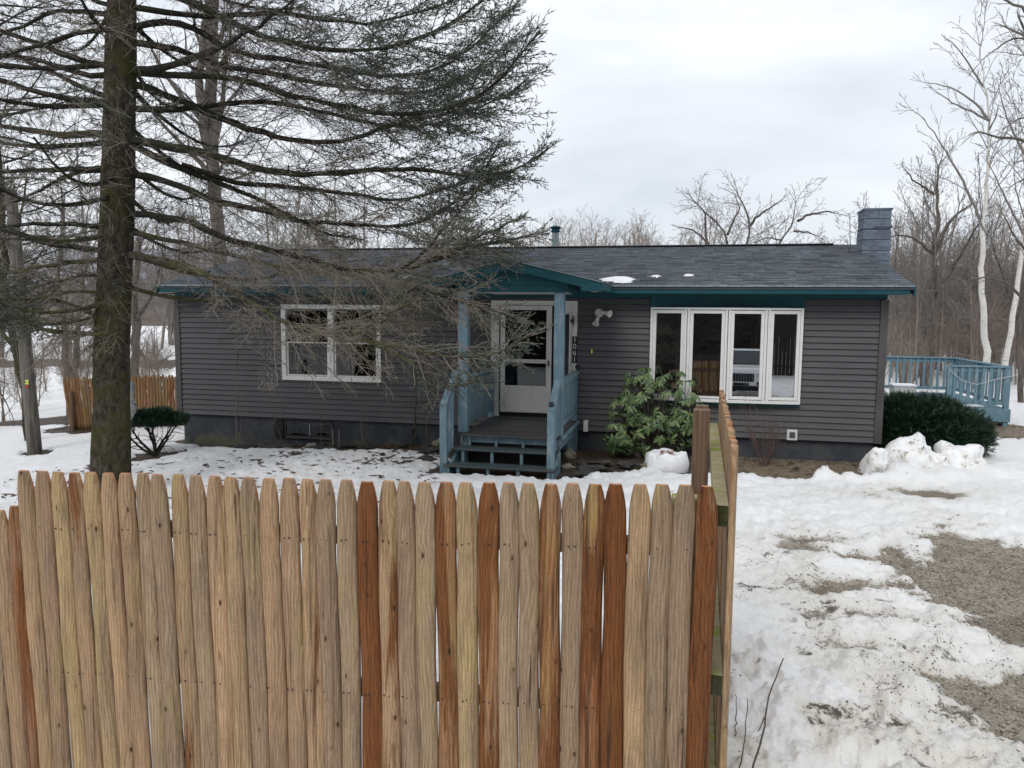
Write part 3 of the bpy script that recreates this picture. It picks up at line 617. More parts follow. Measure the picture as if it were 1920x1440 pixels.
# ---- bow window with four casements
bx = [9.272, 9.888, 10.546, 11.173, 11.738]; by = [-.02, -.115, -.165, -.14, -.075]; bz0, bz1 = 1.345, 2.884
mb = MB(); 
poly = [(bx[i], by[i]-.045) for i in range(5)]+[(11.745, .10), (9.265, .10)]
mb.prism([(x, y, bz0-.045) for x, y in poly], (0, 0, .05)); mb.prism([(x, y, bz1-.035) for x, y in poly], (0, 0, .035))
bow = mb.build('bow_window', M['white'], house, .003)
mb = MB(); mb.prism([(x, y*.6, bz0-.09) for x, y in poly], (0, 0, .044)); mb.build('window_apron', M['teal'], bow)
for i in range(4):
    p, q = Vector((bx[i], by[i], 0)), Vector((bx[i+1], by[i+1], 0)); t = (q-p).normalized(); n_ = Vector((t.y, -t.x, 0)); Lw = (q-p).length
    def pt(s_, o_, z_): v = p+t*s_+n_*o_; return (v.x, v.y, z_)
    z0, z1 = bz0+.006, bz1-.036
    def fr(a, b, za, zb, o0, o1, mbx):
        c = [pt(a, o0, za), pt(b, o0, za), pt(b, o1, za), pt(a, o1, za), pt(a, o0, zb), pt(b, o0, zb), pt(b, o1, zb), pt(a, o1, zb)]
        mbx.add(c, [(0,3,2,1),(4,5,6,7),(0,1,5,4),(1,2,6,5),(2,3,7,6),(3,0,4,7)])
    mb = MB()
    for a, b in ((.004, .045), (Lw-.045, Lw-.004)): fr(a, b, z0, z1, -.05, .035, mb)
    fm = mb.build('window_frame', M['white'], bow, .002)
    mb = MB(); sw = .052
    for a, b, za, zb in ((.048, .048+sw, z0+.01, z1-.01), (Lw-.048-sw, Lw-.048, z0+.01, z1-.01), (.048+sw, Lw-.048-sw, z0+.01, z0+.01+sw), (.048+sw, Lw-.048-sw, z1-.01-sw, z1-.01)): fr(a, b, za, zb, -.03, .025, mb)
    mb.build('sash', M['white'], fm, .003)
    mb = MB(); fr(.09, Lw-.09, z0+.05, z1-.05, .002, -.006, mb); tl = (.026, .026, .015, .0)[i]   # lean added per pane to lift its reflection off the bright snow
    for v_ in mb.v: v_ -= Vector((n_.x, n_.y, 0))*tl*((v_.z-z0)/(z1-z0)*2-1)
    mb.build('pane', M['glass_bow'], fm)
mb = MB(); mb.box(9.25, 11.76, .16, .18, 1.2, 3.0); mb.build('room_shade_panel', M['interior'], bow)  # dark sheet added behind the panes, standing in for the unlit room

# ---- basement window
mb = MB(); frame_rect(mb, 2.30, 3.32, .335, .63, .03, .015, .052); bw = mb.build('basement_window', M['metal_black'], house)
mb = MB(); mb.box(2.33, 3.29, .03, .036, .365, .60); mb.build('pane', M['glass'], bw)
mb = MB(); mb.box(2.83, 2.845, .012, .03, .365, .60); mb.build('glazing_bar', M['pipe'], bw)
mb = MB(); mb.box(2.33, 3.33, -.02, .06, .31, .334); mb.build('sill', M['trim_grey'], bw)
mb = MB(); mb.box(2.1, 2.29, -.01, .05, .32, .64); mb.build('vent_cover', M['black'], bw)
# standpipe
mb = MB(); mb.cyl((4.98, -.12, -.1), (4.98, -.12, .52), .03, 12); mb.cyl((4.98, -.12, .52), (4.98, -.12, .60), .04, 12); mb.box(4.955, 5.005, -.155, -.149, .28, .35); mb.build('standpipe', M['metal_black'], house)
# power box, small clip, wall tap
mb = MB(); mb.box(11.56, 11.73, -.06, -.021, .69, .87); ob = mb.build('outlet_box', M['plastic_white'], house, .01)
mb = MB(); mb.box(11.60, 11.69, -.068, -.06, .73, .83); mb.build('outlet_cover', M['trim_grey'], ob, .004)
mb = MB(); mb.box(8.26, 8.285, -.045, -.01, 2.07, 2.15); mb.build('wall_clip', M['yellow'], house, .004)

# ---- front door set
mb = MB(); dz = .905
mb.box(6.452, 6.60, -.03, .1, dz, 2.94); mb.box(7.60, 7.66, -.03, .1, dz, 2.94); mb.box(7.935, 8.008, -.03, .1, dz, 2.94); mb.box(6.452, 8.008, -.034, .1, 2.94, 2.984); mb.box(6.60, 7.60, -.03, .1, 2.90, 2.94)
df = mb.build('door_frame', M['door_white'], house, .004)
mb = MB(); mb.box(6.602, 7.598, .02, .08, dz, 2.899); mb.build('inner_door', M['black'], house)
sd0, sd1, sz0, sz1 = 6.63, 7.56, .985, 2.895
mb = MB(); 
mb.box(sd0, sd0+.085, -.05, -.015, sz0, sz1); mb.box(sd1-.095, sd1, -.05, -.015, sz0, sz1)
for a, b in ((sz0, 1.47), (1.875, 1.945), (2.82, sz1)): mb.box(sd0+.085, sd1-.095, -.05 if b != 1.47 else -.044, -.015, a, b)
door = mb.build('storm_door', M['door_white'], house, .005)
mb = MB(); frame_rect(mb, sd0+.085, sd1-.095, sz0+.02, 1.455, .02, -.051, -.0442); mb.build('kick_panel', M['door_white'], door, .003)
for a, b in ((1.47, 1.875), (1.945, 2.82)):
    mb = MB(); mb.box(sd0+.08, sd1-.09, -.036, -.030, a-.01, b+.01); mb.build('pane', M['glass'], door)
mb = MB(); mb.box(sd1-.06, sd1-.035, -.075, -.05, 1.83, 1.93); mb.box(sd1-.055, sd1-.04, -.10, -.075, 1.86, 1.88); mb.build('handle', M['metal_black'], door, .004)
mb = MB(); mb.box(7.662, 7.933, -.01, .05, dz, 2.94); sdl = mb.build('sidelight_panel', M['door_white'], house)
mb = MB(); mb.box(7.73, 7.865, -.022, -.012, 1.55, 2.75); mb.build('pane', M['glass'], sdl)
mb = MB(); frame_rect(mb, 7.70, 7.895, 1.52, 2.78, .028, -.034, -.0105); mb.build('frame', M['door_white'], sdl, .004)
mb = MB(); mb.box(6.45, 7.66, -.12, .05, dz-.04, dz-.001); mb.build('threshold', M['tread'], house, .004)

# ================================================================== ADDRESS SIGN
FONT = {'1': ["00100","01100","00100","00100","00100","00100","01110"]}
sg = thing('address_sign', 'tall black number plaque reading 1061 beside the front door', 'sign', HW(7.972, -.036, 2.13), -YAW)
mb = MB(); mb.box(-.045, .045, -.006, .004, -.235, .235); mb.build('backboard', M['black'], sg, .002)
for i_, ch in enumerate('1061'):
    cu = bpy.data.curves.new('numeral', 'FONT'); cu.body = ch; cu.size = .125; cu.extrude = .003; cu.align_x = 'CENTER'; cu.align_y = 'CENTER'
    tmp = bpy.data.objects.new('numeral_tmp', cu); COL.objects.link(tmp)
    bpy.context.view_layer.update(); me = bpy.data.meshes.new_from_object(tmp.evaluated_get(bpy.context.evaluated_depsgraph_get())); bpy.data.objects.remove(tmp)
    me.materials.clear(); me.materials.append(M['plastic_white']); o = link('numeral', me, sg); o.location = (0, -.009, .172-i_*.115); o.rotation_euler = (R(90), 0, 0)
# ================================================================== FLOODLIGHT
fl = thing('floodlight', 'white twin head security light mounted on the siding beside the porch', 'lamp', HW(8.39, -.02, 2.78), -YAW)
mb = MB(); mb.cyl((0, .01, 0), (0, -.03, 0), .075, 24); mb.cyl((0, -.03, 0), (0, -.05, 0), .05, 20); mb.build('base_plate', M['plastic_white'], fl, .005)
for p, q in (((.05, -.06, .02), (.20, -.16, -.015)), ((-.02, -.07, -.09), (-.045, -.14, -.20))):
    mb = MB(); p_, q_ = Vector(p), Vector(q); mb.cyl((0, -.04, 0), p_, .014, 10); mb.cyl(p_, p_+(q_-p_)*.5, .032, 18, .036); mb.cyl(p_+(q_-p_)*.5, q_, .036, 18, .064); mb.build('lamp_head', M['plastic_white'], fl)
mb = MB(); mb.cyl((-.02, -.03, -.04), (-.02, -.05, -.04), .018, 12); mb.build('sensor', M['trim_grey'], fl)
# mail hook
mh = MB(); mh.box(7.90, 7.94, -.10, -.035, 2.60, 2.66); mh.beam((7.95, -.10, 2.55), (7.95, -.10, 2.72), .02, .02, (0,1,0)); mh.build('door_closer', M['metal_black'], df, .003)

# ================================================================== RUNNING DEER ORNAMENT on the ridge
dr = thing('deer_ornament', 'dark leaping deer ornament standing on the roof ridge', 'ornament', HW(5.50, 4.15, 4.12), -YAW)
sil = [(-.085,.20),(-.06,.235),(.02,.225),(.05,.26),(.062,.33),(.05,.37),(.075,.355),(.085,.40),(.092,.36),(.12,.34),(.105,.325),(.098,.26),(.09,.20),(.07,.165),(.13,.11),(.135,.095),(.06,.135),(.05,.10),(.045,.0),(.03,.0),(.035,.12),(-.03,.14),(-.05,.10),(-.06,.0),(-.075,.0),(-.07,.10),(-.075,.16)]
mb = MB(); mb.prism([(x*1.25, -.02, z*1.05+.32) for x, z in sil], (0, .04, 0)); mb.build('deer', M['metal_black'], dr, .006)
mb = MB(); mb.cyl((0, 0, -.05), (0, 0, .34), .008, 8); mb.beam((-.12, 0, .32), (.12, 0, .32), .012, .012); mb.build('stand', M['metal_black'], dr)

# ================================================================== FRONT PORCH
po = HW(7.24, 0, 0); porch = thing('front_porch', 'small blue wooden porch with steps, railings and teal gable roof at the front door', 'porch', po, -YAW)
OF = (7.24, 0, 0)
def P(): return MB(OF)
DZ = .885
# deck boards run along the front
d = -.07; k = 0
while d > -1.95:
    mb = P(); jz = rr_.uniform(-.002, .002); mb.box(6.47, 8.03, d-.130, d, DZ-.03+jz, DZ+jz); mb.build('deck_board', M['decking'], porch, .004); d -= .142
mb = P(); mb.box(6.45, 8.05, -.06, -.09, .3, DZ-.031); mb.box(6.50, 8.0, -1.93, -1.89, DZ-.14, DZ-.031); mb.box(8.005, 8.045, -1.95, -.06, DZ-.19, DZ-.031); mb.box(6.455, 6.495, -1.95, -.06, DZ-.19, DZ-.031); mb.build('rim_joist', M['blue'], porch)
mb = P(); mb.box(8.046, 8.10, -1.96, -.06, DZ-.035, DZ+.005); mb.build('side_board', M['blue'], porch, .004)
for s_ in (6.52, 7.98):
    for d_ in (-1.9, -.5): mb = P(); mb.box(s_-.05, s_+.05, d_-.05, d_+.05, -.1, DZ-.145); mb.build('footing_post', M['blue'], porch)
# steps
for i_, (d0, z_) in enumerate(((-2.25, .695), (-2.58, .50))):
    for a, b in ((d0+.16, d0+.30), (d0, d0+.145)):
        mb = P(); mb.box(6.40-.03*i_, 8.02+.06*i_, a, b, z_-.035, z_); mb.build('tread', M['tread'], porch, .005)
    for q in range(4):
        s_ = 6.55+.02*i_+q*.46
        mb = P(); mb.box(s_, s_+.045, d0+.03, d0+.06, z_-.25, z_-.036); mb.build('riser_block', M['blue'], porch)
for q in range(4): mb = P(); mb.box(6.58+q*.43, 6.625+q*.43, -1.955, -1.931, .66, DZ-.032); mb.build('riser_block', M['blue'], porch)
mb = P(); mb.box(6.44, 8.04, -1.88, -1.86, 0.0, .80); mb.build('under_deck_shade', M['black'], porch)  # black sheet standing in for the shade beneath the porch
for s_ in (6.42, 8.01):
    mb = P(); mb.prism([(s_, -1.95, .66), (s_, -1.95, .45), (s_, -2.0, .1), (s_, -2.56, .1), (s_, -2.56, .46)], (.04, 0, 0)); mb.build('stringer', M['blue'], porch)
# roof posts
for s_ in (6.47, 7.985):
    mb = P(); mb.box(s_-.075, s_+.075, -1.90, -1.75, DZ+.001 if s_ > 7 else DZ+.001, 3.085); mb.build('roof_post', M['blue'], porch, .006)
    mb = P(); mb.box(s_-.05, s_+.05, -.12, -.02, DZ+.001, 1.76); mb.build('rail_post', M['blue'], porch, .005)
# newels
for s_, top, dn in ((6.335, 1.385, -2.42), (7.985, 1.36, -2.45)):
    mb = P(); mb.box(s_-.055, s_+.055, dn-.055, dn+.055, .25, top); mb.build('newel_post', M['blue'], porch, .006)
    mb = P(); mb.prism([(s_-.045, dn+.06, 1.335), (s_-.045, -1.83 if s_ > 7 else -1.85, 1.80), (s_-.045, -1.83 if s_ > 7 else -1.85, 1.865), (s_-.045, dn-.07, top+.02), (s_-.045, dn-.07, top)], (.10, 0, 0)); mb.build('hand_rail', M['blue'], porch, .005)
    for q in range(3):
        dd = dn+.13+q*.14; mb = P(); zt_ = 1.335+(dd-dn-.06)*.75; mb.box(s_-.02, s_+.02, dd, dd+.035, .62+.0*q, zt_); mb.build('baluster', M['blue'], porch)
mb = P(); mb.lathe([(.03, 0), (.032, .008), (.012, .015), (.014, .03), (.035, .045), (.044, .07), (.038, .1), (.015, .118), (0, .12)], (7.985, -2.45, 1.37), 16); mb.build('ball_finial', M['metal_black'], porch)
mb = P(); mb.lathe([(.03, 0), (.012, .015), (.035, .04), (.04, .065), (.015, .1), (0, .102)], (8.03, -.10, 1.78), 14); mb.build('ball_finial', M['metal_black'], porch)
# side railings
for s_, solid in ((6.47, True), (8.03, False)):
    mb = P(); mb.box(s_-.05, s_+.05, -1.745, -.125, 1.72, 1.76); mb.build('top_rail', M['blue'], porch, .005)
    mb = P(); mb.box(s_-.02, s_+.02, -1.745, -.125, 1.03, 1.10); mb.build('lower_rail', M['blue'], porch, .004); mb = P(); mb.box(s_-.02, s_+.02, -1.745, -.125, 1.65, 1.719); mb.build('upper_rail', M['blue'], porch, .004)
    n = 16 if solid else 12
    for q in range(n):
        dd = -1.70+q*(1.52/(n-1)); wd_ = .042 if solid else .018
        mb = P(); mb.box(s_+(.021 if solid else -.055), s_+(.04 if solid else -.021), dd-wd_, dd+wd_, 1.0, 1.70); mb.build('baluster', M['blue'], porch)
# beams, ceiling, gable
mb = P(); mb.box(6.36, 8.12, -1.93, -1.86, 3.086, 3.25); mb.box(6.38, 6.54, -1.859, -.04, 3.12, 3.25); mb.box(7.92, 8.08, -1.859, -.04, 3.12, 3.25); mb.build('beam', M['teal'], porch, .003)
mb = P(); mb.box(6.541, 7.919, -1.855, -.04, 3.095, 3.118); mb.build('ceiling', M['door_white'], porch)
yb = -1.95; gb = [(PC-1.16, yb, 3.20), (PC+1.16, yb, 3.20), (PC+1.16, yb, 3.24), (PC, yb, PA-.10), (PC-1.16, yb, 3.24)]
mb = P(); mb.prism(gb, (0, .018, 0)); g_ = mb.build('gable', M['teal'], porch)
for q in range(2): mb = P(); mb.box(PC-1.0+q*.45, PC+1.0-q*.45, yb-.006, yb-.001, 3.245+q*.11, 3.25+q*.11); mb.build('board_joint', M['teal'], g_)
for sgn in (-1, 1):
    mb = P(); A_ = (PC, PF+.02, PA-.02); B_ = (PC+sgn*PW, PF+.02, PE-.02)
    mb.prism([A_, B_, (B_[0], B_[1], B_[2]-.13), (PC+sgn*(PW-.30), PF+.02, PE-.14), (PC+sgn*(PW-.30), PF+.02, PE-.08), (PC, PF+.02, PA-.16)], (0, .025, 0)); mb.build('rake_board', M['teal'], porch, .002)
    mb = P(); mb.prism([(PC, PF-.0, PA+.0), (PC+sgn*(PW+.02), PF-.0, PE-.0), (PC+sgn*(PW+.02), PF, PE-.022), (PC, PF, PA-.022)], (0, .019, 0)); mb.build('drip_edge', M['pipe'], porch)
    mb = P(); # deck of the little roof, back into the main roof
    dv = lambda x: -.45+((PA-abs(x-PC)*.24)-EZ)/SLP
    e_ = PC+sgn*(PW+.01)
    mb.add([(PC, PF+.02, PA-.004), (e_, PF+.02, PE-.006), (e_, dv(e_)+.1, PE-.006), (PC, dv(PC)+.1, PA-.004), (PC, PF+.02, PA-.03), (e_, PF+.02, PE-.03), (e_, dv(e_)+.1, PE-.03), (PC, dv(PC)+.1, PA-.03)],
           [(0,1,2,3),(7,6,5,4),(0,4,5,1),(1,5,6,2),(2,6,7,3),(3,7,4,0)]); pr = mb.build('roof_slope', M['shingle'], porch)
    mb = P(); x_ = 0; rowd = .139
    nrow = int(PW/rowd)+1
    for r_i in range(nrow):
        xa_, xb_ = PW-r_i*rowd, max(PW-(r_i+1.1)*rowd, 0); y_ = PF+.02-rr_.random()*.2; yend = dv(PC+sgn*xb_)+.02
        while y_ < yend:
            wdt = .305*rr_.choice((.5, .8, 1.0)); ya, yb2 = max(y_, PF-.005), min(y_+wdt-.006, yend); y_ += wdt
            if yb2-ya < .02: continue
            t = rr_.choice((.006, .009, .012)); tn = min(1, max(0, rr_.gauss(.42, .17)))
            X = lambda q_: PC+sgn*q_; Zf = lambda q_: PA-q_*.24-.003
            vs = [(X(xa_), ya, Zf(xa_)), (X(xa_), yb2, Zf(xa_)), (X(xa_), yb2, Zf(xa_)+t+.003), (X(xa_), ya, Zf(xa_)+t+.003), (X(xb_), yb2, Zf(xb_)+.004), (X(xb_), ya, Zf(xb_)+.004)]
            mb.add(vs, [(0,1,2,3), (3,2,4,5), (0,3,5), (1,4,2)], tn)
    mb.build('shingles', M['shingle'], porch, kind='stuff')
    mb = P(); mb.box(min(e_, e_-sgn*.16), max(e_, e_-sgn*.16), PF+.045, -.46, PE-.13, PE-.032); mb.build('eave_fascia', M['teal'], porch)
    mb = P(); mb.box(min(e_-sgn*.17, e_-sgn*.30), max(e_-sgn*.17, e_-sgn*.30), PF+.05, -.46, PE-.12, PE-.09); mb.build('eave_soffit', M['door_white'], porch)
# downspout foot beside the deck
mb = MB(); mb.box(8.16, 8.24, -.14, -.05, .70, .90); mb.build('downspout_foot', M['white'], house, .006)

# ================================================================== SIDE DECK
dk = thing('side_deck', 'weathered light blue wooden deck with baluster railings beside the house', 'deck', HW(15, 6.5, 0), -YAW); OF = (15, 6.5, 0)
fs0, fs1, fd, bd_, tz, fz = 15.53, 16.72, 4.95, 8.3, 1.70, .78
d = fd
while d < bd_: mb = P(); mb.box(13.05, fs1, d, d+.135, fz-.03, fz); mb.build('deck_board', M['decking'] if False else M['blue_deck'], dk); d += .142
for b6 in ((fs0, fs1+.03, fd-.045, fd-.005, .50, fz-.001), (fs1+.001, fs1+.035, fd-.004, bd_, .50, fz-.03), (13.05, 14.2, fd-.04, fd, .5, fz-.03)):
    mb = P(); mb.box(*b6); mb.build('skirt_board', M['blue_deck'], dk, .004)
mb = P(); mb.box(15.9, 16.5, fd+.1, fd+.9, .1, .5); mb.build('under_deck_shade', M['black'], dk)  # black block in place of the shade under the deck floor
for s_, d_ in ((fs0, fd), (fs1-.05, fd), (fs1-.05, bd_), (fs1-.05, 6.6), (14.62, 8.3), (13.5, 8.3), (13.75, fd)):
    mb = P(); mb.box(s_-.05, s_+.05, d_-.02, d_+.08, .2, tz-.03); mb.build('corner_post', M['blue_deck'], dk, .005)
def railrun(p, q, nb, wide):
    p, q = Vector(p), Vector(q); 
    mb = P(); mb.beam(p+Vector((0,0,tz-.015)), q+Vector((0,0,tz-.015)), .13, .032); mb.build('cap_rail', M['blue_deck'], dk, .004)
    mb = P(); mb.beam(p+Vector((0,0,tz-.08)), q+Vector((0,0,tz-.08)), .035, .09); mb.build('rail', M['blue_deck'], dk); mb = P(); mb.beam(p+Vector((0,0,fz+.12)), q+Vector((0,0,fz+.12)), .035, .08); mb.build('rail', M['blue_deck'], dk)
    t = (q-p).normalized(); nn = Vector((t.y, -t.x, 0))
    for k in range(nb):
        c_ = p+(q-p)*((k+.7)/(nb+.4)); mb = P(); mb.beam(c_+nn*.03+Vector((0,0,fz+.08)), c_+nn*.03+Vector((0,0,tz-.035)), wide, .03, tuple(nn)); mb.build('baluster', M['blue_deck'], dk)
railrun((fs0, fd+.03, 0), (fs1, fd+.03, 0), 8, .062); railrun((13.4, bd_+.03, 0), (fs1, bd_+.03, 0), 20, .045); railrun((fs1-.05, fd+.03, 0), (fs1-.05, bd_, 0), 18, .045)
snowpatch('snow_patch', 16.0, 5.35, .34, .25, lambda x, d: fz+.002, .04, 6, 'snow patch on the deck floor just behind the front railing')
snowpatch('snow_patch', 14.8, 7.5, .9, .5, lambda x, d: fz+.002, .06, 7, 'broad snow patch on the deck floor near the far railing')
tb = Tubes(); pts = [HW(15.5, fd-.06, 1.60), HW(15.75, fd-.07, 1.38), HW(16.05, fd-.07, 1.30), HW(16.4, fd-.07, 1.42), HW(16.8, fd-.06, 1.52)]
tb.add([tuple(p_) for p_ in pts], .007, 5); o = tb.build('garland_cord', M['plastic_white']); tag(o, 'pale cord sagging across the front of the blue deck railing', 'cord')
for (s_, d_, w_, h_, lab) in ((14.35, 6.9, .42, .34, 'snow covered box standing on the deck behind the yew, left one'), (15.05, 6.7, .5, .28, 'snow covered box standing on the deck behind the yew, right one')):
    b_ = thing('storage_box', lab, 'box', HW(s_, d_, fz), -YAW)
    mb = MB(); mb.box(-w_/2, w_/2, -.2, .2, 0, h_); mb.build('body', M['plastic_white'], b_, .02)
    mb = MB(); mb.box(-w_/2-.02, w_/2+.02, -.22, .22, h_+.001, h_+.06); mb.build('snow_cap', M['snow'], b_, .025)
# ================================================================== STOCKADE FENCE in the foreground
FYR, FYL = 3.0, 3.46
def fence_pt(x):     # point on the fence line under picture column x at the picket tops
    a = Vector((-2.2, 3.46, 0)); b = Vector((.765, 3.0, 0)); n_ = Vector((b.y-a.y, -(b.x-a.x), 0)).normalized()
    return onplane(x, 905, a, n_), (b-a).normalized()
prn = random.Random(11)
def picket_mesh(name, H, W, seed, thick=.020, top=.42, bend=.0028, pointlen=.115, lean=0.0):
    r_ = random.Random(seed); rows = []; nr_ = 13
    ph1, ph2 = r_.uniform(0, 6), r_.uniform(0, 6)
    zs = [(H-pointlen)*i_/(nr_-5) for i_ in range(nr_-5)]+[H-pointlen, H-pointlen*.66, H-pointlen*.33, H-pointlen*.05, H]
    sc_ = [1]*(nr_-5)+[.99, .90, .74, .55, .47]; sc_ = sc_[:len(zs)]
    V_ = []
    prof = [(-1, 1.0), (-.99, .55), (-.78, -.05), (0, -.42), (.78, -.05), (.99, .55), (1, 1.0)]
    for z_, s_ in zip(zs, sc_):
        t = z_/H
        cx_ = lean*z_+bend*math.sin(t*4+ph1)+.0035*math.sin(t*13+ph2)
        wl = W/2*(1+.03*math.sin(t*9+ph2)+.02*math.sin(t*23+ph1)); wr = W/2*(1+.03*math.sin(t*8+ph1*2)+.02*math.sin(t*19+ph2))
        for px_, py_ in prof: V_.append((cx_+(wl if px_ < 0 else wr)*px_*s_, py_*thick, z_))
    k = len(prof); F_ = []
    for i_ in range(len(zs)-1):
        for j_ in range(k): F_.append((i_*k+j_, i_*k+(j_+1) % k, (i_+1)*k+(j_+1) % k, (i_+1)*k+j_))
    F_.append(tuple((len(zs)-1)*k+j_ for j_ in range(k))); F_.append(tuple(range(k-1, -1, -1)))
    me = mesh_np(name, V_, F_, M['picket']); me.materials.append(M['fresh_cut'])
    for p_ in me.polygons:
        p_.use_smooth = True
        if p_.index == len(F_)-2: p_.material_index = 1; p_.use_smooth = False
    # fresh sawn chamfer faces on the right shoulder
    base = (len(zs)-5)*k
    for i_ in range(len(zs)-5, len(zs)-1):
        for j_ in (5,): me.polygons[i_*k+j_].material_index = 1; me.polygons[i_*k+j_].use_smooth = False
    return me
TAN, GRY, YEL, RED, BRN, PNK = (.52,.365,.225), (.43,.325,.225), (.53,.40,.225), (.33,.135,.055), (.44,.23,.105), (.48,.34,.225)
cols = [(44,883,TAN,.2,32),(75,884,PNK,.25,31),(107,886,YEL,.2,31),(137,887,TAN,.5,31),(169,886,YEL,.1,31),(201,887,TAN,.55,31),(232,888,TAN,.2,32),(264,889,GRY,.3,32),(296,890,GRY,.3,33),(330,891,TAN,.55,34),
        (362,893,GRY,.3,33),(397,894,TAN,.35,34),(431,896,TAN,.4,34),(465,896,GRY,.3,35),(501,898,TAN,.3,36),(536,898,PNK,.5,36),(574,900,TAN,.5,38),(608,900,GRY,.35,36),(644,901,GRY,.35,37),
        (684,904,RED,.9,38),(723,903,TAN,.55,38),(758,904,GRY,.3,38),(795,905,GRY,.35,38),(835,905,BRN,.62,38),(873,906,YEL,.3,38),(914,906,BRN,.75,38),(952,906,GRY,.15,38),(992,907,GRY,.25,40),
        (1031,908,BRN,.8,40),(1073,908,GRY,.1,40),(1113,909,RED,.8,40),(1157,908,RED,1.0,41),(1200,909,TAN,.25,40),(1241,909,GRY,.3,40),(1284,910,GRY,.5,41),(1326,912,RED,.95,42)]
p0, fdir = fence_pt(44); p1, _ = fence_pt(1326)
fyaw = math.atan2(fdir.y, fdir.x)
fence = thing('stockade_fence', 'tall wooden stockade fence of pointed pickets across the whole foreground', 'fence', (p1.x, p1.y, .25), fyaw, None)
def fence_picket(parent, base, px, topy, colr, al, wpx, seed, H=1.86, lean=0, yoff=0):
    q, _ = fence_pt(px); r_ = ray(px, topy); t = q.y/r_.y; ztop = CAMZ+r_.z*t
    loc = (q-base); sx = loc.dot(fdir); z0 = ztop-H
    Wd = wpx/FPX*q.y*(1.0 if px > 30 else 1.1)
    me = picket_mesh('picket', H, Wd, seed, lean=lean); o = link('picket', me, parent)
    o.location = (sx-lean*H, yoff+prn.uniform(-.004, .004), z0-parent.location.z); o.rotation_euler = (prn.uniform(-.002, .002), 0, prn.uniform(-.07, .07))
    kf = prn.uniform(.86, 1.10); o.color = (*[c_*kf*prn.uniform(.98, 1.02) for c_ in colr], al); return sx, ztop
for i_ in range(len(cols)):
    a_, b_ = cols[max(i_-1, 0)][0], cols[min(i_+1, len(cols)-1)][0]; sp_ = (b_-a_)/(2 if 0 < i_ < len(cols)-1 else 1)
    c4 = cols[i_]; cols[i_] = (*c4[:4], sp_*(1.13 if c4[0] < 640 else 1.07 if c4[0] < 950 else 1.025))
sxs = []
fb = Vector((p1.x, p1.y, 0))
for i_, (px, ty, c_, al, wp) in enumerate(cols):
    sxs.append(fence_picket(fence, fb, px, ty, c_, al, wp, 100+i_, lean=-.028*max(0, (1326-px)/1282)))
for (za, dz_) in ((.262, 0), (.955, 0), (1.64, 0)):
    mb = MB(); a_ = Vector((sxs[0][0]-.03, .040, sxs[0][1]-za-.25)); b_ = Vector((sxs[-1][0]+.03, .040, sxs[-1][1]-za-.25)); mb.beam(a_, b_, .038, .075); mb.build('rail', M['post_wood'], fence, .004)
mb = MB()
for (sx, zt_) in sxs:
    for za in (.262, .955):
        for k in range(2 if za < .5 else 2): mb.cyl((sx+(-.012+.024*k)+prn.uniform(-.006, .006), -.0085, zt_-.25-za+prn.uniform(-.006, .006)), (sx+(-.012+.024*k), -.003, zt_-.25-za), .0031, 6)
mb.build('nails', M['metal_black'], fence, kind='stuff')
# posts behind the corner: low one with a mossy top, taller weathered one
mb = MB(); q = at(1286, 930, 3.14)-Vector((p1.x, p1.y, .25)); c_, s_ = math.cos(-fyaw), math.sin(-fyaw); lx, ly = q.x*c_-q.y*s_, q.x*s_+q.y*c_
mb.box(lx-.055, lx+.055, ly-.045, ly+.045, -.3, q.z); mb.build('post', M['rail_moss'], fence, .003)
# lower panel stepping down at the far left
fence2 = thing('stockade_fence', 'lower stockade fence panel stepping down at the left edge of the picture', 'fence', (p0.x-.1, p0.y+.02, .1), fyaw)
fb2 = Vector((p0.x-.1, p0.y+.02, 0)); s2 = []
for i_, (px, ty, c_, al, wp) in enumerate([(20,950,RED,.75,32),(-9,958,TAN,.3,33),(-41,962,GRY,.3,32),(-72,966,TAN,.5,32),(-104,970,YEL,.3,32),(-136,974,TAN,.3,32),(-168,978,GRY,.3,32),(-200,982,TAN,.5,32)]):
    s2.append(fence_picket(fence2, fb2, px, ty, c_, al, wp, 200+i_, lean=-.03, yoff=-.0))
for za in (.262, 1.0, 1.64):
    mb = MB(); mb.beam((s2[0][0]+.03, .04, s2[0][1]-za-.1), (s2[-1][0]-.03, .04, s2[-1][1]-za-.1), .038, .075); mb.build('rail', M['post_wood'], fence2)
# side run going back towards the house
A3 = Vector((.905, 3.02, 0)); B3 = Vector((1.485, 5.35, 0)); dv3 = (B3-A3).normalized(); y3 = math.atan2(dv3.y, dv3.x)
fence3 = thing('stockade_fence', 'stockade fence run seen edge on going back from the corner toward the house', 'fence', (A3.x, A3.y, .25), y3)
L3 = (B3-A3).length; n3 = 26
for k in range(n3):
    H = 1.86; me = picket_mesh('picket', H, .084, 300+k, bend=.003); o = link('picket', me, fence3); o.location = (.0425+k*(L3-.085)/(n3-1), 0, 2.262+.02*math.sin(k*1.9)*.4-.25-H-.0*k); o.rotation_euler = (0, 0, prn.uniform(-.05, .05))
    o.color = (*[q_*prn.uniform(.85, 1.1) for q_ in (TAN, GRY, PNK, BRN)[k % 4]], prn.uniform(.2, .7))
for za in (.262, .98, 1.66):
    mb = MB(); zc = 2.26-za-.25-.02; mb.box(.0, L3-.02, .022, .082, zc-.045, zc+.045); mb.build('rail', M['rail_moss'], fence3, .003)
    mb = MB(); mb.box(-.004, -.001, .024, .080, zc-.043, zc+.043); mb.build('rail_end', M['bark'], fence3)
q = Vector((1.081, 4.3, 0))-A3; lx = q.dot(dv3); ly = q.dot(Vector((-dv3.y, dv3.x, 0)))
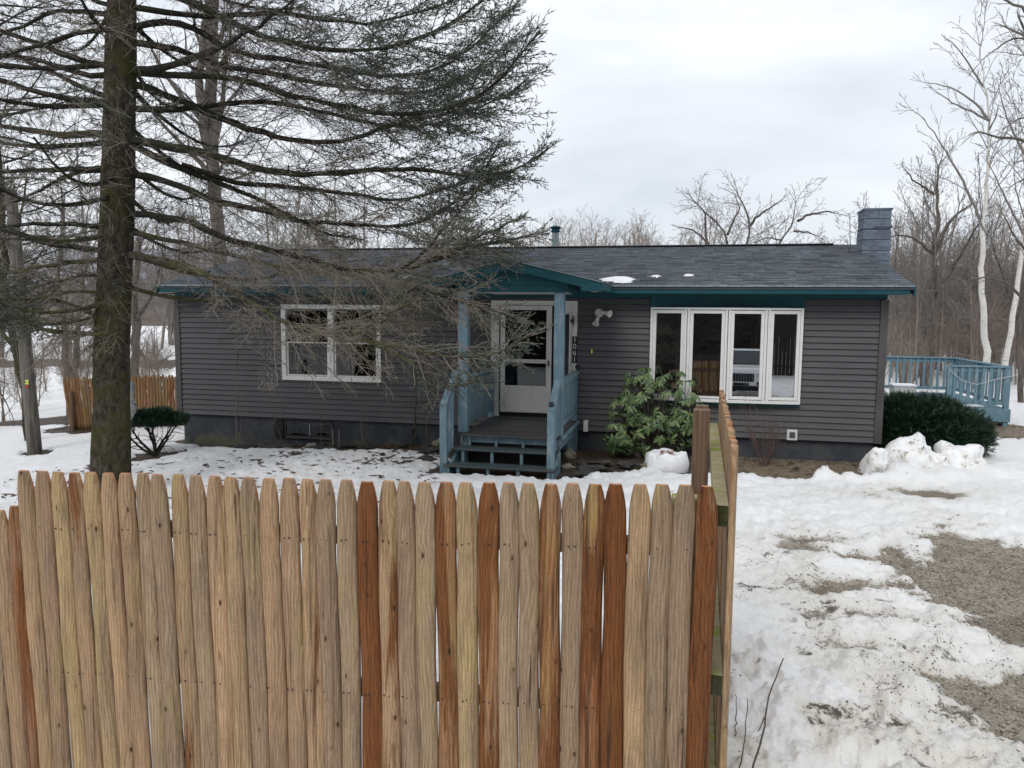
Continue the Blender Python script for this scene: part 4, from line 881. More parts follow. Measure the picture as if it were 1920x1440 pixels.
mb = MB(); mb.box(lx-.045, lx+.045, ly-.046, ly+.046, -.5, 2.252-.25); mb.build('post', M['post_wood'], fence3, .004)
q = B3-A3; mb = MB(); mb.box(L3-.1, L3-.01, .09, .18, -.5, 1.9); mb.build('post', M['post_wood'], fence3, .004)
# ---- rear fence
rf = thing('stockade_fence', 'orange brown picket fence behind the spruce trunk left of the house', 'fence', (-10.15, 17.3, 0), 0)
for k in range(40):
    t = k/39; x = .0+2.62*t; y = .0+.28*t; H = 1.20+.03*math.sin(k*2.3); g_ = gz(-10.15+x, 17.3+y)
    ln = .10*(1-min(1, t*2.2))
    me = picket_mesh('picket', H, .068, 400+k, pointlen=.06, bend=.002, lean=-ln); o = link('picket', me, rf); o.location = (x+ln*H*.3, y, max(g_, .02)-.02); o.color = (*[c_*prn.uniform(.7, 1.0) for c_ in ((.34,.185,.075), (.27,.14,.055), (.38,.22,.10))[k % 3]], prn.uniform(.25, .6))
for z_ in (.3, .95): mb = MB(); mb.beam((0, .035, z_), (2.62, .315, z_), .04, .08); mb.build('rail', M['post_wood'], rf)
mb = MB(); mb.cyl((.12, -.06, -.1), (.10, -.06, .9), .045, 10); mb.build('post', M['post_wood'], rf)

# ================================================================== TREES
def norm(v): return v/(np.linalg.norm(v)+1e-9)
def rot_about(v, k, a): return v*math.cos(a)+np.cross(k, v)*math.sin(a)+k*np.dot(k, v)*(1-math.cos(a))
def resample(P, n):
    P = np.array([tuple(p) for p in P], float); d = np.concatenate([[0], np.cumsum(np.linalg.norm(np.diff(P, axis=0), axis=1))]); t = np.linspace(0, d[-1], n)
    Q = np.stack([np.interp(t, d, P[:, k]) for k in range(3)], -1); 
    if n > 4: Q[1:-1] = Q[1:-1]*.6+.2*(Q[2:]+Q[:-2])
    return Q, d[-1]
def wander(p, d, length, n, rng, wob=.25, grav=0.0, upb=0.0):
    P = [np.array(p, float)]; d = norm(np.array(d, float)); st = length/(n-1)
    for i in range(n-1):
        d = norm(d+rng.normal(0, wob, 3)*(.6)+np.array([0, 0, upb-grav])*(1.0))
        P.append(P[-1]+d*st)
    return np.array(P)
def bare_grow(T, P, r0, r1, rng, lv, sp=.35, ang=(.5, .95), lr=(.35, .6), start=.25, twT=None, up=.12, wob=.22, minr=.006, sides=5, tipn=0):
    """P: polyline array of a limb. draws it and recursively grows children"""
    n = len(P); rad = np.linspace(r0, r1, n)
    (T if (r0 > .02 or twT is None) else twT).add(P, np.maximum(rad, minr), sides if r0 > .03 else 3)
    if lv <= 0: return
    Lt = np.linalg.norm(np.diff(P, axis=0), axis=1).sum(); k = max(1, int(Lt*(1-start)/sp)); az = rng.uniform(0, 6.28)
    for i in range(k):
        t = start+(1-start)*(i+rng.uniform(.1, .9))/k; f = t*(n-1); a = min(int(f), n-2); p = P[a]+(P[a+1]-P[a])*(f-a); d = norm(P[a+1]-P[a])
        az += 2.4+rng.normal(0, .4); o = norm(np.cross(d, [0.3, .2, 1])); o = rot_about(o, d, az); th_ = rng.uniform(*ang)
        cd = norm(d*math.cos(th_)+o*math.sin(th_)); cl = Lt*rng.uniform(*lr)*(1.15-.75*t); cr_ = max((r0+(r1-r0)*t)*rng.uniform(.28, .5), minr)
        nn = 6 if lv > 1 else 4
        Q = wander(p, cd, cl, nn, rng, wob, 0, up)
        bare_grow(T, Q, cr_, max(cr_*.3, minr*.8), rng, lv-1, max(sp*.6, .10), ang, lr, .18, twT, up, wob, minr, 4, tipn)
    d = norm(P[-1]-P[-2])          # the limb ends in a spray, not a stump
    for _ in range(3 if r1 > minr*1.2 else 0):
        Q = wander(P[-1], d+rng.normal(0, .35, 3), Lt*rng.uniform(.10, .2), 6, rng, wob*.8, 0, up)
        bare_grow(T, Q, r1*.8, minr, rng, min(lv-1, 2), max(sp*.5, .12), ang, lr, .1, twT, up, wob, minr, 4, tipn)
rngT = np.random.default_rng(77)

def tree_obj(name, label, cat, trunkT, crownT, base, bmat, tmat, group=None):
    t = thing(name, label, cat, base, 0, group); trunkT.build('trunk', bmat, t, off=base)
    if crownT.g: crownT.build('crown', tmat, t, kind=None, off=base)
    return t
def traced(px, Y, dy=None):
    return [at(x, y, Y+(dy[i] if dy else 0)) for i, (x, y) in enumerate(px)]
def traced_tree(name, label, cat, Y, limbs, base_xy, r, bmat, tmat, lv=3, sp=.5, minr=.009, rng=None, up=.09, wob=.22, lr=(.28,.52), extra=0, ang=(.5,.95), group=None, yr=1.4):
    """limbs: list of (pixel polyline, r0, r1); the first is the trunk and is carried down to the ground"""
    rng = rng or np.random.default_rng(abs(hash(label)) % 1000)
    TT, CT = Tubes(), Tubes(); b = at(base_xy[0], base_xy[1], Y); gx = gz(b.x, Y); b = Vector((b.x, Y, gx-.05)); first = True
    for k, (pl, r0, r1) in enumerate(limbs):
        if bmat is M['bare_dark']: r0, r1 = r0*.62, r1*.5
        elif bmat is M['birch']: r0, r1 = r0*.8, r1*.6
        yj = 0 if first else rng.uniform(-yr, yr)
        pts = traced(pl, Y, [yj*(i/(len(pl)-1)) for i in range(len(pl))])
        if first: pts = [b]+pts
        Q, Lt = resample(pts, max(8, len(pl)*3))
        if len(Q) > 4: Q[1:-1] += rng.normal(0, min(.03, r0*.25), Q[1:-1].shape)
        st = .45 if first else .15
        TT.add(Q, np.linspace(r0, r1, len(Q)), 8)
        tmp = Tubes(); bare_grow(tmp, Q, r0, r1, rng, lv, sp, ang, lr, st, None, up, wob, minr)
        for key, Ls in tmp.g.items():
            for l in Ls:
                if l[0].shape[0] == len(Q) and np.allclose(l[0], Q): continue
                (TT if l[1][0] > .035 else CT).g.setdefault(key, []).append(l)
        if bmat is M['birch'] and not first: CT.add(Q, np.linspace(r0, r1, len(Q)), 6); TT.g[(len(Q), 8)].pop()
        first = False
    return tree_obj(name, label, cat, TT, CT, tuple(b), bmat, tmat, group)
# --- trees standing behind the roof
H_ = np.random.default_rng
traced_tree('bare_tree', 'tall bare tree behind the roof with spreading crown, right of the roof centre', 'tree', 30,
  [([(1399,458),(1405,427),(1401,396),(1394,380),(1385,368)], .17, .05),([(1403,427),(1422,404),(1446,389),(1469,372)], .10, .03)], (1399,575), .2, M['bare_dark'], M['bare_twig'], 4, .26, .0055, H_(1), up=.0)
traced_tree('bare_tree', 'forked bare tree behind the roof, left of the spreading one', 'tree', 31,
  [([(1368,458),(1361,439),(1345,419),(1326,400),(1310,385)], .15, .05),([(1324,458),(1322,400),(1314,389),(1303,379),(1292,364)], .09, .03),([(1328,458),(1307,435),(1287,427),(1268,425)], .08, .03),([(1364,440),(1376,412),(1388,392),(1380,372)], .09, .03)], (1368,575), .2, M['bare_dark'], M['bare_twig'], 4, .26, .0055, H_(2), up=.0)
traced_tree('bare_tree', 'wide bare tree behind the roof nearest to the chimney', 'tree', 29,
  [([(1455,458),(1472,443),(1492,416),(1496,400),(1492,380)], .16, .03),([(1496,414),(1519,402),(1550,396),(1584,404)], .09, .02),([(1488,433),(1515,435),(1538,445)], .07, .02),([(1465,450),(1440,445),(1420,452)], .06, .02)], (1450,575), .2, M['bare_dark'], M['bare_twig'], 4, .28, .0055, H_(3), up=.0)
# --- right hand side
traced_tree('bare_tree', 'dark bare tree just right of the chimney above the blue deck', 'tree', 24,
  [([(1735,667),(1739,608),(1751,549),(1751,469),(1756,420),(1760,399),(1754,365),(1760,312)], .22, .05),([(1751,365),(1734,351),(1713,340),(1692,312)], .07, .02),([(1752,470),(1775,425),(1796,399),(1824,382)], .13, .04),([(1751,549),(1790,500),(1817,450),(1835,420)], .12, .04),([(1752,480),(1720,450),(1690,440),(1665,445)], .08, .03)], (1735,700), .25, M['bare_dark'], M['bare_twig'], 4, .28, .0055, H_(4))
traced_tree('birch_tree', 'tall white birch with leaning crown behind the blue deck', 'tree', 22,
  [([(1850,676),(1848,608),(1839,539),(1843,469),(1846,400),(1852,347),(1855,243),(1855,208),(1845,156),(1838,87)], .135, .02),([(1855,226),(1820,208),(1786,194),(1748,165)], .045, .012),([(1855,226),(1824,188),(1782,163),(1727,153)], .045, .012),([(1845,163),(1817,122),(1796,87),(1765,64)], .04, .01),([(1848,440),(1836,405),(1815,365),(1810,347),(1768,274),(1734,226),(1713,208)], .06, .012),([(1855,243),(1867,222),(1872,195)], .035, .01)], (1851,712), .14, M['birch'], M['bare_twig'], 4, .42, .0055, H_(5), up=.03, lr=(.25,.45), ang=(.35,.8))
traced_tree('birch_tree', 'white birch leaning right at the right edge of the picture', 'tree', 22.5,
  [([(1885,681),(1895,626),(1905,556),(1914,500),(1925,400),(1930,250),(1932,120)], .12, .03),([(1920,440),(1890,380),(1865,330),(1850,300)], .05, .015),([(1928,300),(1900,250),(1880,200),(1870,150)], .05, .012)], (1884,712), .14, M['birch'], M['bare_twig'], 4, .42, .0055, H_(6), up=.03, ang=(.35,.8))
traced_tree('bare_tree', 'tree overhanging the top right corner with fine drooping twigs', 'tree', 14,
  [([(2010,600),(2005,300),(2000,60),(1990,-200)], .16, .08),([(2004,100),(1960,50),(1920,20),(1890,0),(1850,-15)], .05, .012),([(2004,180),(1960,90),(1915,70),(1880,78),(1842,112)], .04, .008),([(2004,330),(1960,240),(1920,215),(1885,240)], .04, .008),([(2000,-60),(1950,-60),(1900,-40),(1850,-20)], .05, .01),([(2004,420),(1965,350),(1925,330),(1895,350)], .04,.008)], (2012,760), .2, M['bare'], M['bare_twig'], 3, .34, .0036, H_(7), up=-.06, lr=(.25,.45), ang=(.4,.9), yr=2)
traced_tree('bare_tree', 'leaning dark trunk beside the right birch at the picture edge', 'tree', 20,
  [([(1915,720),(1908,640),(1918,560),(1935,450),(1925,330)], .12, .05),([(1918,560),(1890,530),(1850,520),(1810,528)], .07, .02),([(1930,480),(1900,440),(1880,400)], .06, .02)], (1915,745), .15, M['bare_dark'], M['brown_twig'], 4, .5, .008, H_(8))
# --- left side, behind the spruce
traced_tree('bare_tree', 'thick grey double trunked tree behind the left end of the roof', 'tree', 24,
  [([(412,470),(408,420),(400,330),(396,200),(398,60),(405,-60)], .25, .16),([(402,350),(388,280),(376,190),(372,150),(385,60),(392,-40)], .16, .09),([(405,330),(430,290),(458,240)], .05, .015),([(398,150),(430,90),(470,40)], .06,.02),([(397,240),(360,190),(320,150)], .05,.02)], (415,575), .25, M['bare'], M['bare_twig'], 4, .6, .007, H_(9))
traced_tree('bare_tree', 'crooked bare tree leaning behind the utility pole', 'tree', 15.5,
  [([(52,780),(40,700),(27,640),(15,560),(5,430),(-8,250)], .085, .05),([(30,650),(0,620),(-30,600)], .05, .02),([(20,580),(45,520),(80,470)], .05, .015),([(8,480),(40,400),(50,330)],.04,.012)], (55,815), .14, M['bark'], M['bare_twig'], 3, .5, .006, H_(10))
traced_tree('bare_tree', 'forked tree rising behind the rear picket fence left of the spruce', 'tree', 20,
  [([(128,720),(122,660),(118,600),(110,500),(118,400)], .10, .05),([(135,712),(148,680),(145,640),(150,560),(165,480)], .09, .03)], (130,745), .14, M['bare'], M['brown_twig'], 4, .5, .007, H_(11))
traced_tree('bare_tree', 'bare tree between the spruce trunk and the house corner', 'tree', 21,
  [([(252,700),(256,640),(252,560),(260,480)], .15, .07),([(256,650),(285,690),(318,668)], .05, .015),([(255,600),(285,560),(300,500)], .06, .02)], (253,745), .14, M['bare'], M['brown_twig'], 4, .45, .007, H_(12))
traced_tree('bare_tree', 'slim bare tree at the far left edge with a drooping black branch', 'tree', 17,
  [([(-20,800),(-15,650),(-20,500),(-10,300)], .12, .05),([(-16,700),(0,715),(35,725)], .03, .01),([(-15,720),(5,740),(28,790),(22,820)], .025, .008),([(-15,640),(20,600),(50,560)], .04, .012)], (-20,830), .14, M['bare_dark'], M['bare_twig'], 3, .5, .006, H_(13))

# --- generic bare tree shapes, joined for the woods and used one by one nearer by
def generic_tree(seed, h, lv=3, spread=.55, sp=.9, minr=.02, multi=1):
    rng = H_(seed); T = Tubes()
    for k in range(multi):
        a = rng.uniform(0, 6.28); P = wander((.15*k, .1*k, -.1), (math.cos(a)*.12*k, math.sin(a)*.12*k, 1), h*rng.uniform(.8, 1), 9, rng, .10, 0, .12)
        bare_grow(T, P, .011*h, .003*h, rng, lv, sp, (.4, 1.1), (.34, .6), .12, None, .07, .28, minr, 5)
    return T.arrays()
variants = []
def make_variants(seed, n, lv, sp, minr):
    vs_ = []
    for i_ in range(n):
        V_, F_ = generic_tree(seed+i_, 8, lv, sp=sp, minr=minr, multi=1+i_ % 3); vs_.append((V_, F_))
    return vs_
VAR = {}
def wood(name, n, region, hr, matl, seed, label):
    """one object: many trees placed by geometry nodes"""
    rng = H_(seed)
    if matl.name not in VAR:
        VAR[matl.name] = []
        for k, (V_, F_) in enumerate(make_variants(20+17*len(VAR), 5, 4, .55, .006)):
            VAR[matl.name].append(bpy.data.objects.new('tree_shape', mesh_np('tree_shape', V_, F_, matl, True)))
    pts = np.array([region(rng) for _ in range(n)]); Z = np.array([gz(x, y) if y < 120 else 0. for x, y in pts]); me = bpy.data.meshes.new(name)
    me.vertices.add(n); me.vertices.foreach_set('co', np.column_stack([pts, Z]).astype(np.float32).ravel())
    for nm, arr in (('sc', rng.uniform(*hr, n)/8), ('rt', rng.uniform(0, 6.28, n))):
        a_ = me.attributes.new(nm, 'FLOAT', 'POINT'); a_.data.foreach_set('value', arr.astype(np.float32))
    me.update(); o = link(name, me, kind='stuff'); tag(o, label, 'trees')
    ng = bpy.data.node_groups.new(name, 'GeometryNodeTree'); ng.interface.new_socket('Geometry', in_out='INPUT', socket_type='NodeSocketGeometry'); ng.interface.new_socket('Geometry', in_out='OUTPUT', socket_type='NodeSocketGeometry')
    nn = ng.nodes; gi, go = nn.new('NodeGroupInput'), nn.new('NodeGroupOutput'); jo = nn.new('GeometryNodeJoinGeometry')
    for ob in VAR[matl.name]:
        oi_ = nn.new('GeometryNodeObjectInfo'); oi_.inputs['Object'].default_value = ob; oi_.inputs['As Instance'].default_value = True; ng.links.new(oi_.outputs['Geometry'], jo.inputs[0])
    iop = nn.new('GeometryNodeInstanceOnPoints'); iop.inputs['Pick Instance'].default_value = True
    ng.links.new(gi.outputs[0], iop.inputs['Points']); ng.links.new(jo.outputs[0], iop.inputs['Instance'])
    a1 = nn.new('GeometryNodeInputNamedAttribute'); a1.data_type = 'FLOAT'; a1.inputs[0].default_value = 'sc'; ng.links.new(a1.outputs[0], iop.inputs['Scale'])
    a2 = nn.new('GeometryNodeInputNamedAttribute'); a2.data_type = 'FLOAT'; a2.inputs[0].default_value = 'rt'; cx_ = nn.new('ShaderNodeCombineXYZ'); ng.links.new(a2.outputs[0], cx_.inputs[2])
    er = nn.new('FunctionNodeEulerToRotation'); ng.links.new(cx_.outputs[0], er.inputs[0]); ng.links.new(er.outputs[0], iop.inputs['Rotation'])
    ng.links.new(iop.outputs[0], go.inputs[0]); md_ = o.modifiers.new('trees', 'NODES'); md_.node_group = ng
def wedge(t0, t1, y0, y1): return lambda r: (lambda t, y: (t*y, y))(r.uniform(t0, t1), r.uniform(y0, y1))
wood('woods', 80, wedge(.0, .26, 38, 60), (5.0, 8.0), M['brown_twig'], 31, 'line of brown bare trees behind the middle of the roof')
wood('woods', 42, wedge(.49, .85, 29, 60), (4.0, 8.0), M['brown_twig'], 32, 'tangled brown winter woods beyond the blue deck')
wood('woods', 70, wedge(.49, .85, 26, 60), (3.6, 7.6), M['bare_twig'], 38, 'pale grey bare trees mixed into the woods beyond the deck')
for k, (x_, y_, h_, lab) in enumerate(((13.1, 25.5, 6.4, 'grey bare tree rising above the far rail of the blue deck'), (16.6, 28, 7.2, 'bare tree between the dark tree and the tall birch'), (20.2, 29, 7.5, 'bare tree with many fine twigs between the two birches'), (14.9, 31, 7.8, 'slim bare tree far behind the right end of the roof'))):
    rg_ = H_(500+k); TT_, CT_ = Tubes(), Tubes(); b_ = (x_, y_, gz(x_, y_)); st_ = 2
    for q_ in range(st_):
        P_ = wander((b_[0]+.15*q_, b_[1], b_[2]-.05), (rg_.uniform(-.35, .35), rg_.uniform(-.2, .2), 1), h_*.8, 10, rg_, .22, 0, .10); TT_.add(P_, np.linspace(.085, .02, 10), 8)
        tmp = Tubes(); bare_grow(tmp, P_, .085, .02, rg_, 4, .34, (.5, 1.15), (.35, .62), .18, None, .05, .28, .0055)
        for key, Ls in tmp.g.items():
            for l in Ls:
                if l[0].shape[0] == 10 and np.allclose(l[0], P_): continue
                CT_.g.setdefault(key, []).append(l)
    tree_obj('bare_tree', lab, 'tree', TT_, CT_, b_, M['bare'], M['bare_twig'])
wood('woods', 60, wedge(-.95, -.02, 44, 80), (7, 14), M['bare_twig'], 33, 'pale bare woods far behind the spruce at the left')
wood('brush', 30, wedge(-.72, -.45, 18, 30), (1.6, 3.0), M['brown_twig'], 34, 'low bare brush on the snowy field at the left')
wood('brush', 90, wedge(.49, .82, 23, 42), (2.0, 4.2), M['brown_twig'], 35, 'low reddish brush under the trees beyond the deck')
wood('woods', 60, lambda r: (r.uniform(-40, 50), r.uniform(-45, -22)), (12, 20), M['twig'], 36, 'dark woods across the road, mirrored in the windows')
hill('wooded_bank', 55, lambda A: 15+3*np.sin(A*5)+4*fbm(A*20, A*0, 1, 4, 2), 100, 262, hm3, 25)

# ================================================================== SPRUCE
SB_ = Vector((-5.66, 10.5, .0)); ST_ = Vector((-4.75, 10.45, 13.0))
def strunk(z): 
    t = (z-SB_.z)/(ST_.z-SB_.z); return np.array(SB_.lerp(ST_, t))
def srad(z): return float(np.interp(z, [0, .5, 1.5, 3.5, 5, 6.8, 13], [.29, .255, .232, .215, .203, .175, .03]))
spruce = thing('spruce_tree', 'large spruce tree with mossy trunk and sweeping bare lower branches', 'tree', tuple(SB_))
zz = np.linspace(-.3, 12.8, 70); nr2 = 26; Vt = []
for z_ in zz:
    c_ = strunk(z_)
    for k in range(nr2):
        a = 2*math.pi*k/nr2; r_ = srad(z_)*(1+.05*math.sin(3*a+z_*1.3)+.035*math.sin(7*a-z_*2.1)+float(.05*fbm(np.array([a*3]), np.array([z_*5]), 1, 3, 5)[0]))
        if z_ < .5: r_ *= 1+.25*(.5-z_)*(1+.5*math.sin(5*a))
        Vt.append((c_[0]+r_*math.cos(a), c_[1]+r_*math.sin(a), z_))
Ft = [(i_*nr2+k, i_*nr2+(k+1) % nr2, (i_+1)*nr2+(k+1) % nr2, (i_+1)*nr2+k) for i_ in range(len(zz)-1) for k in range(nr2)]
link('trunk', mesh_np('trunk', np.array(Vt)-np.array(SB_), Ft, M['bark'], True), spruce)
RL = [ # (pixel polyline, azimuth deg from +x (positive = away), r0, twig density, needles start, drape, mossy)
 ([(262,48),(320,38),(377,57),(409,86),(479,109),(515,108),(584,121),(654,135),(723,144),(775,140),(827,128),(862,108),(897,76),(931,42),(966,10)], 12, .042, 1.0, .5, .1, 0),
 ([(262,137),(320,140),(409,144),(479,155),(532,177),(619,194),(688,208),(740,215),(792,215),(845,201),(897,180),(949,139),(983,97),(1011,59)], -10, .045, 1.2, .55, .1, 0),
 ([(262,134),(300,130),(339,118),(393,102),(447,70),(511,29),(560,-10)], -32, .055, .6, .6, .1, 0),
 ([(265,160),(320,182),(351,192),(399,217),(463,240),(511,256),(584,269),(636,264),(681,257),(723,236),(775,226),(830,215),(890,205),(940,185),(985,150)], 16, .046, 1.1, .55, .1, 0),
 ([(265,205),(330,207),(380,195),(430,195),(500,190),(560,200),(620,215),(700,232),(770,240),(840,228),(900,200)], 34, .04, 1.0, .6, .1, 0),
 ([(265,265),(320,275),(383,288),(447,307),(511,323),(549,325),(619,326),(688,319),(758,316),(800,318),(850,330),(905,328),(960,322),(1000,300),(1029,278)], -6, .055, 1.3, .62, .2, 0),
 ([(262,275),(320,307),(383,335),(447,355),(511,387),(559,412),(610,440),(680,450)], 28, .045, .9, .7, .3, 0),
 ([(340,310),(400,330),(463,348),(559,351),(640,362),(720,375),(790,372),(850,350),(914,312),(942,257)], 22, .036, 1.2, .6, .2, 0),
 ([(262,326),(335,345),(383,371),(463,390),(511,399),(549,413),(636,420),(723,425),(775,422),(827,399),(862,370),(910,345),(940,330)], 4, .045, 1.4, .72, .3, 0),
 ([(262,402),(351,412),(433,452),(504,469),(592,490),(646,504),(699,513),(752,507),(805,490),(840,470),(900,462),(960,448),(1003,438)], -14, .046, 2.1, .80, .3, 0),
 ([(255,478),(320,492),(380,511),(433,543),(486,578),(539,607),(592,621),(650,616),(700,600),(760,575),(800,560)], -24, .050, 1.5, .9, .4, 1),
 ([(592,621),(650,632),(699,642),(770,653),(823,668),(880,672),(940,660),(985,635),(1010,618)], -24, .024, 1.7, .55, .35, 1),
 ([(690,612),(730,560),(790,540),(850,560),(910,580),(950,590),(990,600)], -18, .02, 2.2, .8, .35, 0),
 ([(690,640),(752,667),(805,706),(840,727),(870,722),(920,705)], -26, .014, .9, .5, .2, 1),
 ([(262,15),(350,30),(430,30),(532,21),(601,38),(688,45),(740,35),(810,17),(870,-10)], 20, .04, 1.2, .6, .1, 0),
 ([(262,-40),(350,0),(450,50),(540,85),(640,95),(740,90),(830,60),(890,20),(940,-30)], -20, .045, 1.2, .55, .1, 0),
 ([(262,80),(340,95),(430,130),(520,140),(620,160),(720,175),(800,175),(880,140),(930,100),(975,60)], 40, .04, 1.2, .6, .1, 0),
 ([(262,440),(330,450),(420,475),(510,500),(600,510),(680,520),(760,525)], 25, .034, 1.4, .7, .3, 1),
 ([(760,500),(800,470),(830,430),(870,385),(900,350)], -14, .02, 1.2, .7, .3, 0),
 ([(800,490),(850,480),(900,440),(940,425),(985,405)], -14, .02, 1.8, .8, .3, 0),
]
LL = [
 ([(208,125),(160,118),(112,99),(64,77),(0,57),(-80,30),(-160,10)], 15, .040, .7, .85, .1, 0),
 ([(208,144),(128,134),(96,118),(0,102),(-90,90),(-170,95)], -15, .038, .7, .85, .1, 0),
 ([(204,192),(144,188),(80,176),(32,160),(0,149),(-90,130),(-180,140)], 5, .044, .7, .85, .1, 0),
 ([(195,185),(128,150),(64,120),(0,100),(-80,80)], 30, .034, .7, .85, .1, 0),
 ([(204,256),(179,246),(128,256),(80,246),(0,236),(-90,235),(-180,250)], -18, .05, .7, .85, .1, 1),
 ([(198,268),(150,270),(96,276),(0,268),(-90,270),(-180,290)], 12, .036, .8, .85, .1, 0),
 ([(195,316),(128,316),(64,321),(0,323),(-90,330),(-170,350)], -8, .038, .8, .85, .1, 0),
 ([(192,322),(147,319),(96,345),(48,371),(0,387),(-70,410)], 22, .03, .7, .8, .2, 0),
 ([(192,425),(150,422),(96,419),(50,420),(0,425),(-80,440)], -20, .034, .9, .8, .2, 0),
 ([(190,470),(127,462),(64,453),(8,430),(-60,420),(-140,440)], 10, .042, .9, .8, .2, 0),
 ([(186,485),(127,493),(64,504),(0,513),(-80,530)], -12, .036, 2.3, .5, .3, 1),
 ([(250,614),(190,627),(106,623),(55,614),(25,589),(-30,560),(-90,540)], -38, .036, 2.8, .5, .35, 1),
 ([(190,600),(150,575),(90,560),(30,570),(-40,590)], 20, .032, 2.4, .5, .3, 1),
 ([(245,600),(200,592),(150,600),(100,612),(50,602),(0,590),(-60,600)], -8, .026, 2.6, .5, .32, 1),
 ([(225,560),(180,545),(120,548),(60,562),(0,558),(-60,570)], -30, .024, 2.4, .5, .32, 1),
 ([(215,520),(160,515),(100,530),(50,540),(0,535)], 12, .022, 2.2, .5, .32, 1),
 ([(208,54),(144,61),(96,80),(32,96),(-50,130)], -22, .034, .7, .85, .1, 0),
 ([(208,30),(137,16),(96,22),(38,51),(0,64),(-60,100)], 18, .034, .7, .85, .1, 0),
 ([(205,10),(120,-20),(30,-40)], 0, .03, .7, .85, .1, 0),
]
TW, TWG, ND, NDO = Tubes(), Tubes(), [], []
rngS = H_(4242)
def sprig(store, p, d, ln, th=.011):
    store.append((p, norm(d), ln, th))
def limb_twigs(Q, Lt, dens, nstart, drape, grey):
    n = len(Q); side = 1; t = .13 if Lt > 2 else .05
    step = .070/dens
    while t < 1.0:
        t += step/Lt*rngS.uniform(.6, 1.4)/((.25+1.0*t) if (drape > .25 and Lt > 2.5) else (.75+.3*t))
        if t >= 1: break
        f = t*(n-1); a = min(int(f), n-2); p = Q[a]+(Q[a+1]-Q[a])*(f-a); d = norm(Q[a+1]-Q[a]); side = -side
        h = norm(np.cross(d, [0, 0, 1])); fwd = rngS.uniform(.5, 1.1)
        sl_ = Lt*.20*(.55+.9*math.sin(min(1, t*1.15)*2.6))*rngS.uniform(.45, 1.15)*(1 if t < .8 else (1.08-t)*3.2); sl_ = min(max(sl_, .16), 1.35)
        cd = norm(d*fwd+h*side*rngS.uniform(.5, 1)+np.array([0, 0, rngS.normal(-.04, .36)]))
        P = wander(p, cd, sl_, 6, rngS, .13, drape*.14, 0); P[3:, 2] += .02*sl_*np.array([1, 3, 6])*(1-drape)
        green = t > nstart+rngS.uniform(-.15, .12)
        (TWG if grey > rngS.random() else TW).add(P, np.linspace(.0068, .0030, 6), 3)
        # third order
        u = .15; s2 = 1; 
        while u < 1:
            u += .050/sl_*rngS.uniform(.7, 1.4)
            if u >= 1: break
            g = u*5; b = min(int(g), 4); pp = P[b]+(P[b+1]-P[b])*(g-b); dd = norm(P[b+1]-P[b]); s2 = -s2
            hh = norm(np.cross(dd, [0, 0, 1])); tl = min(.30, sl_*.42)*rngS.uniform(.4, 1.1)*(1.2-.6*u)
            td = norm(dd*rngS.uniform(.5, 1)+hh*s2*rngS.uniform(.4, .9)+np.array([0, 0, rngS.normal(-.10*drape*2, .38)]))
            if green:
                if tl > .10: TW.add([pp, pp+td*tl*.7], .0025, 3)
                m_ = 1+int(tl/.06)
                for q in range(m_):
                    v = (q+.6)/m_; bd = norm(td+rngS.normal(0, .42, 3)); sprig(ND, pp+td*tl*v*.85, bd, rngS.uniform(.045, .085))
            else:
                Pq = wander(pp, td, tl, 4, rngS, .25, drape*.25, 0); (TWG if grey > rngS.random() else TW).add(Pq, np.linspace(.0034, .0018, 4), 3)
                if tl > .12 and rngS.random() < .75:
                    for _ in range(2): e1 = Pq[rngS.integers(1, 3)]; TWG.add([e1, e1+norm(td+rngS.normal(0, .6, 3))*tl*.5], .0019, 3)
                if rngS.random() < .05+.35*(t > nstart*.75)+.30*(drape > .25): sprig(NDO if drape > .25 else ND, Pq[-1], norm(Pq[-1]-Pq[-2]), rngS.uniform(.04, .075), .009)
        if green: sprig(ND, P[-1], norm(P[-1]-P[-2]), .09)
def draw_limb(Q, r0, r1, mossy):
    T = Tubes(); T.add(Q, np.linspace(r0, r1, len(Q)), 8); 
    for _ in range(int(len(Q)*1.2)):      # stubs and knuckles
        a = rngS.integers(1, len(Q)-1); d = norm(rngS.normal(0, 1, 3)); T.add([Q[a], Q[a]+d*rngS.uniform(.03, .12)], [.010, .004], 4)
    V_, F_ = T.arrays(); V_ = V_+rngS.normal(0, 1, V_.shape)*r0*.10
    link('branch', mesh_np('branch', V_-np.array(SB_), F_, M['limb_moss'] if mossy else M['limb'], True), spruce)
for S_, lst in ((1, RL), (-1, LL)):
    for pl, az, r0, dens, ns, dr_, moss in lst:
        a = R(az)*S_; u0 = at(pl[0][0], pl[0][1], 10.5); base = Vector((u0.x, 10.5, 0))
        onT = pl[0][0] < 270 and pl[0][0] > 180
        if not onT:   # fork off another limb lying in the same vertical plane through the trunk
            base = Vector((strunk(3)[0], 10.5, 0))
        n_ = Vector((-math.sin(a), math.cos(a), 0))
        pts = [onplane(x, y, base, n_) for x, y in pl]
        if onT:
            z0 = pts[0].z+.02; pts = [Vector(strunk(z0))]+pts
        Q, Lt = resample(pts, max(14, int(len(pl)*2.2))); Q[1:-1] += rngS.normal(0, .008, Q[1:-1].shape)
        draw_limb(Q, r0*1.12, .009, moss); limb_twigs(Q, Lt, dens, ns, dr_, .35+.5*(dr_ > .25))
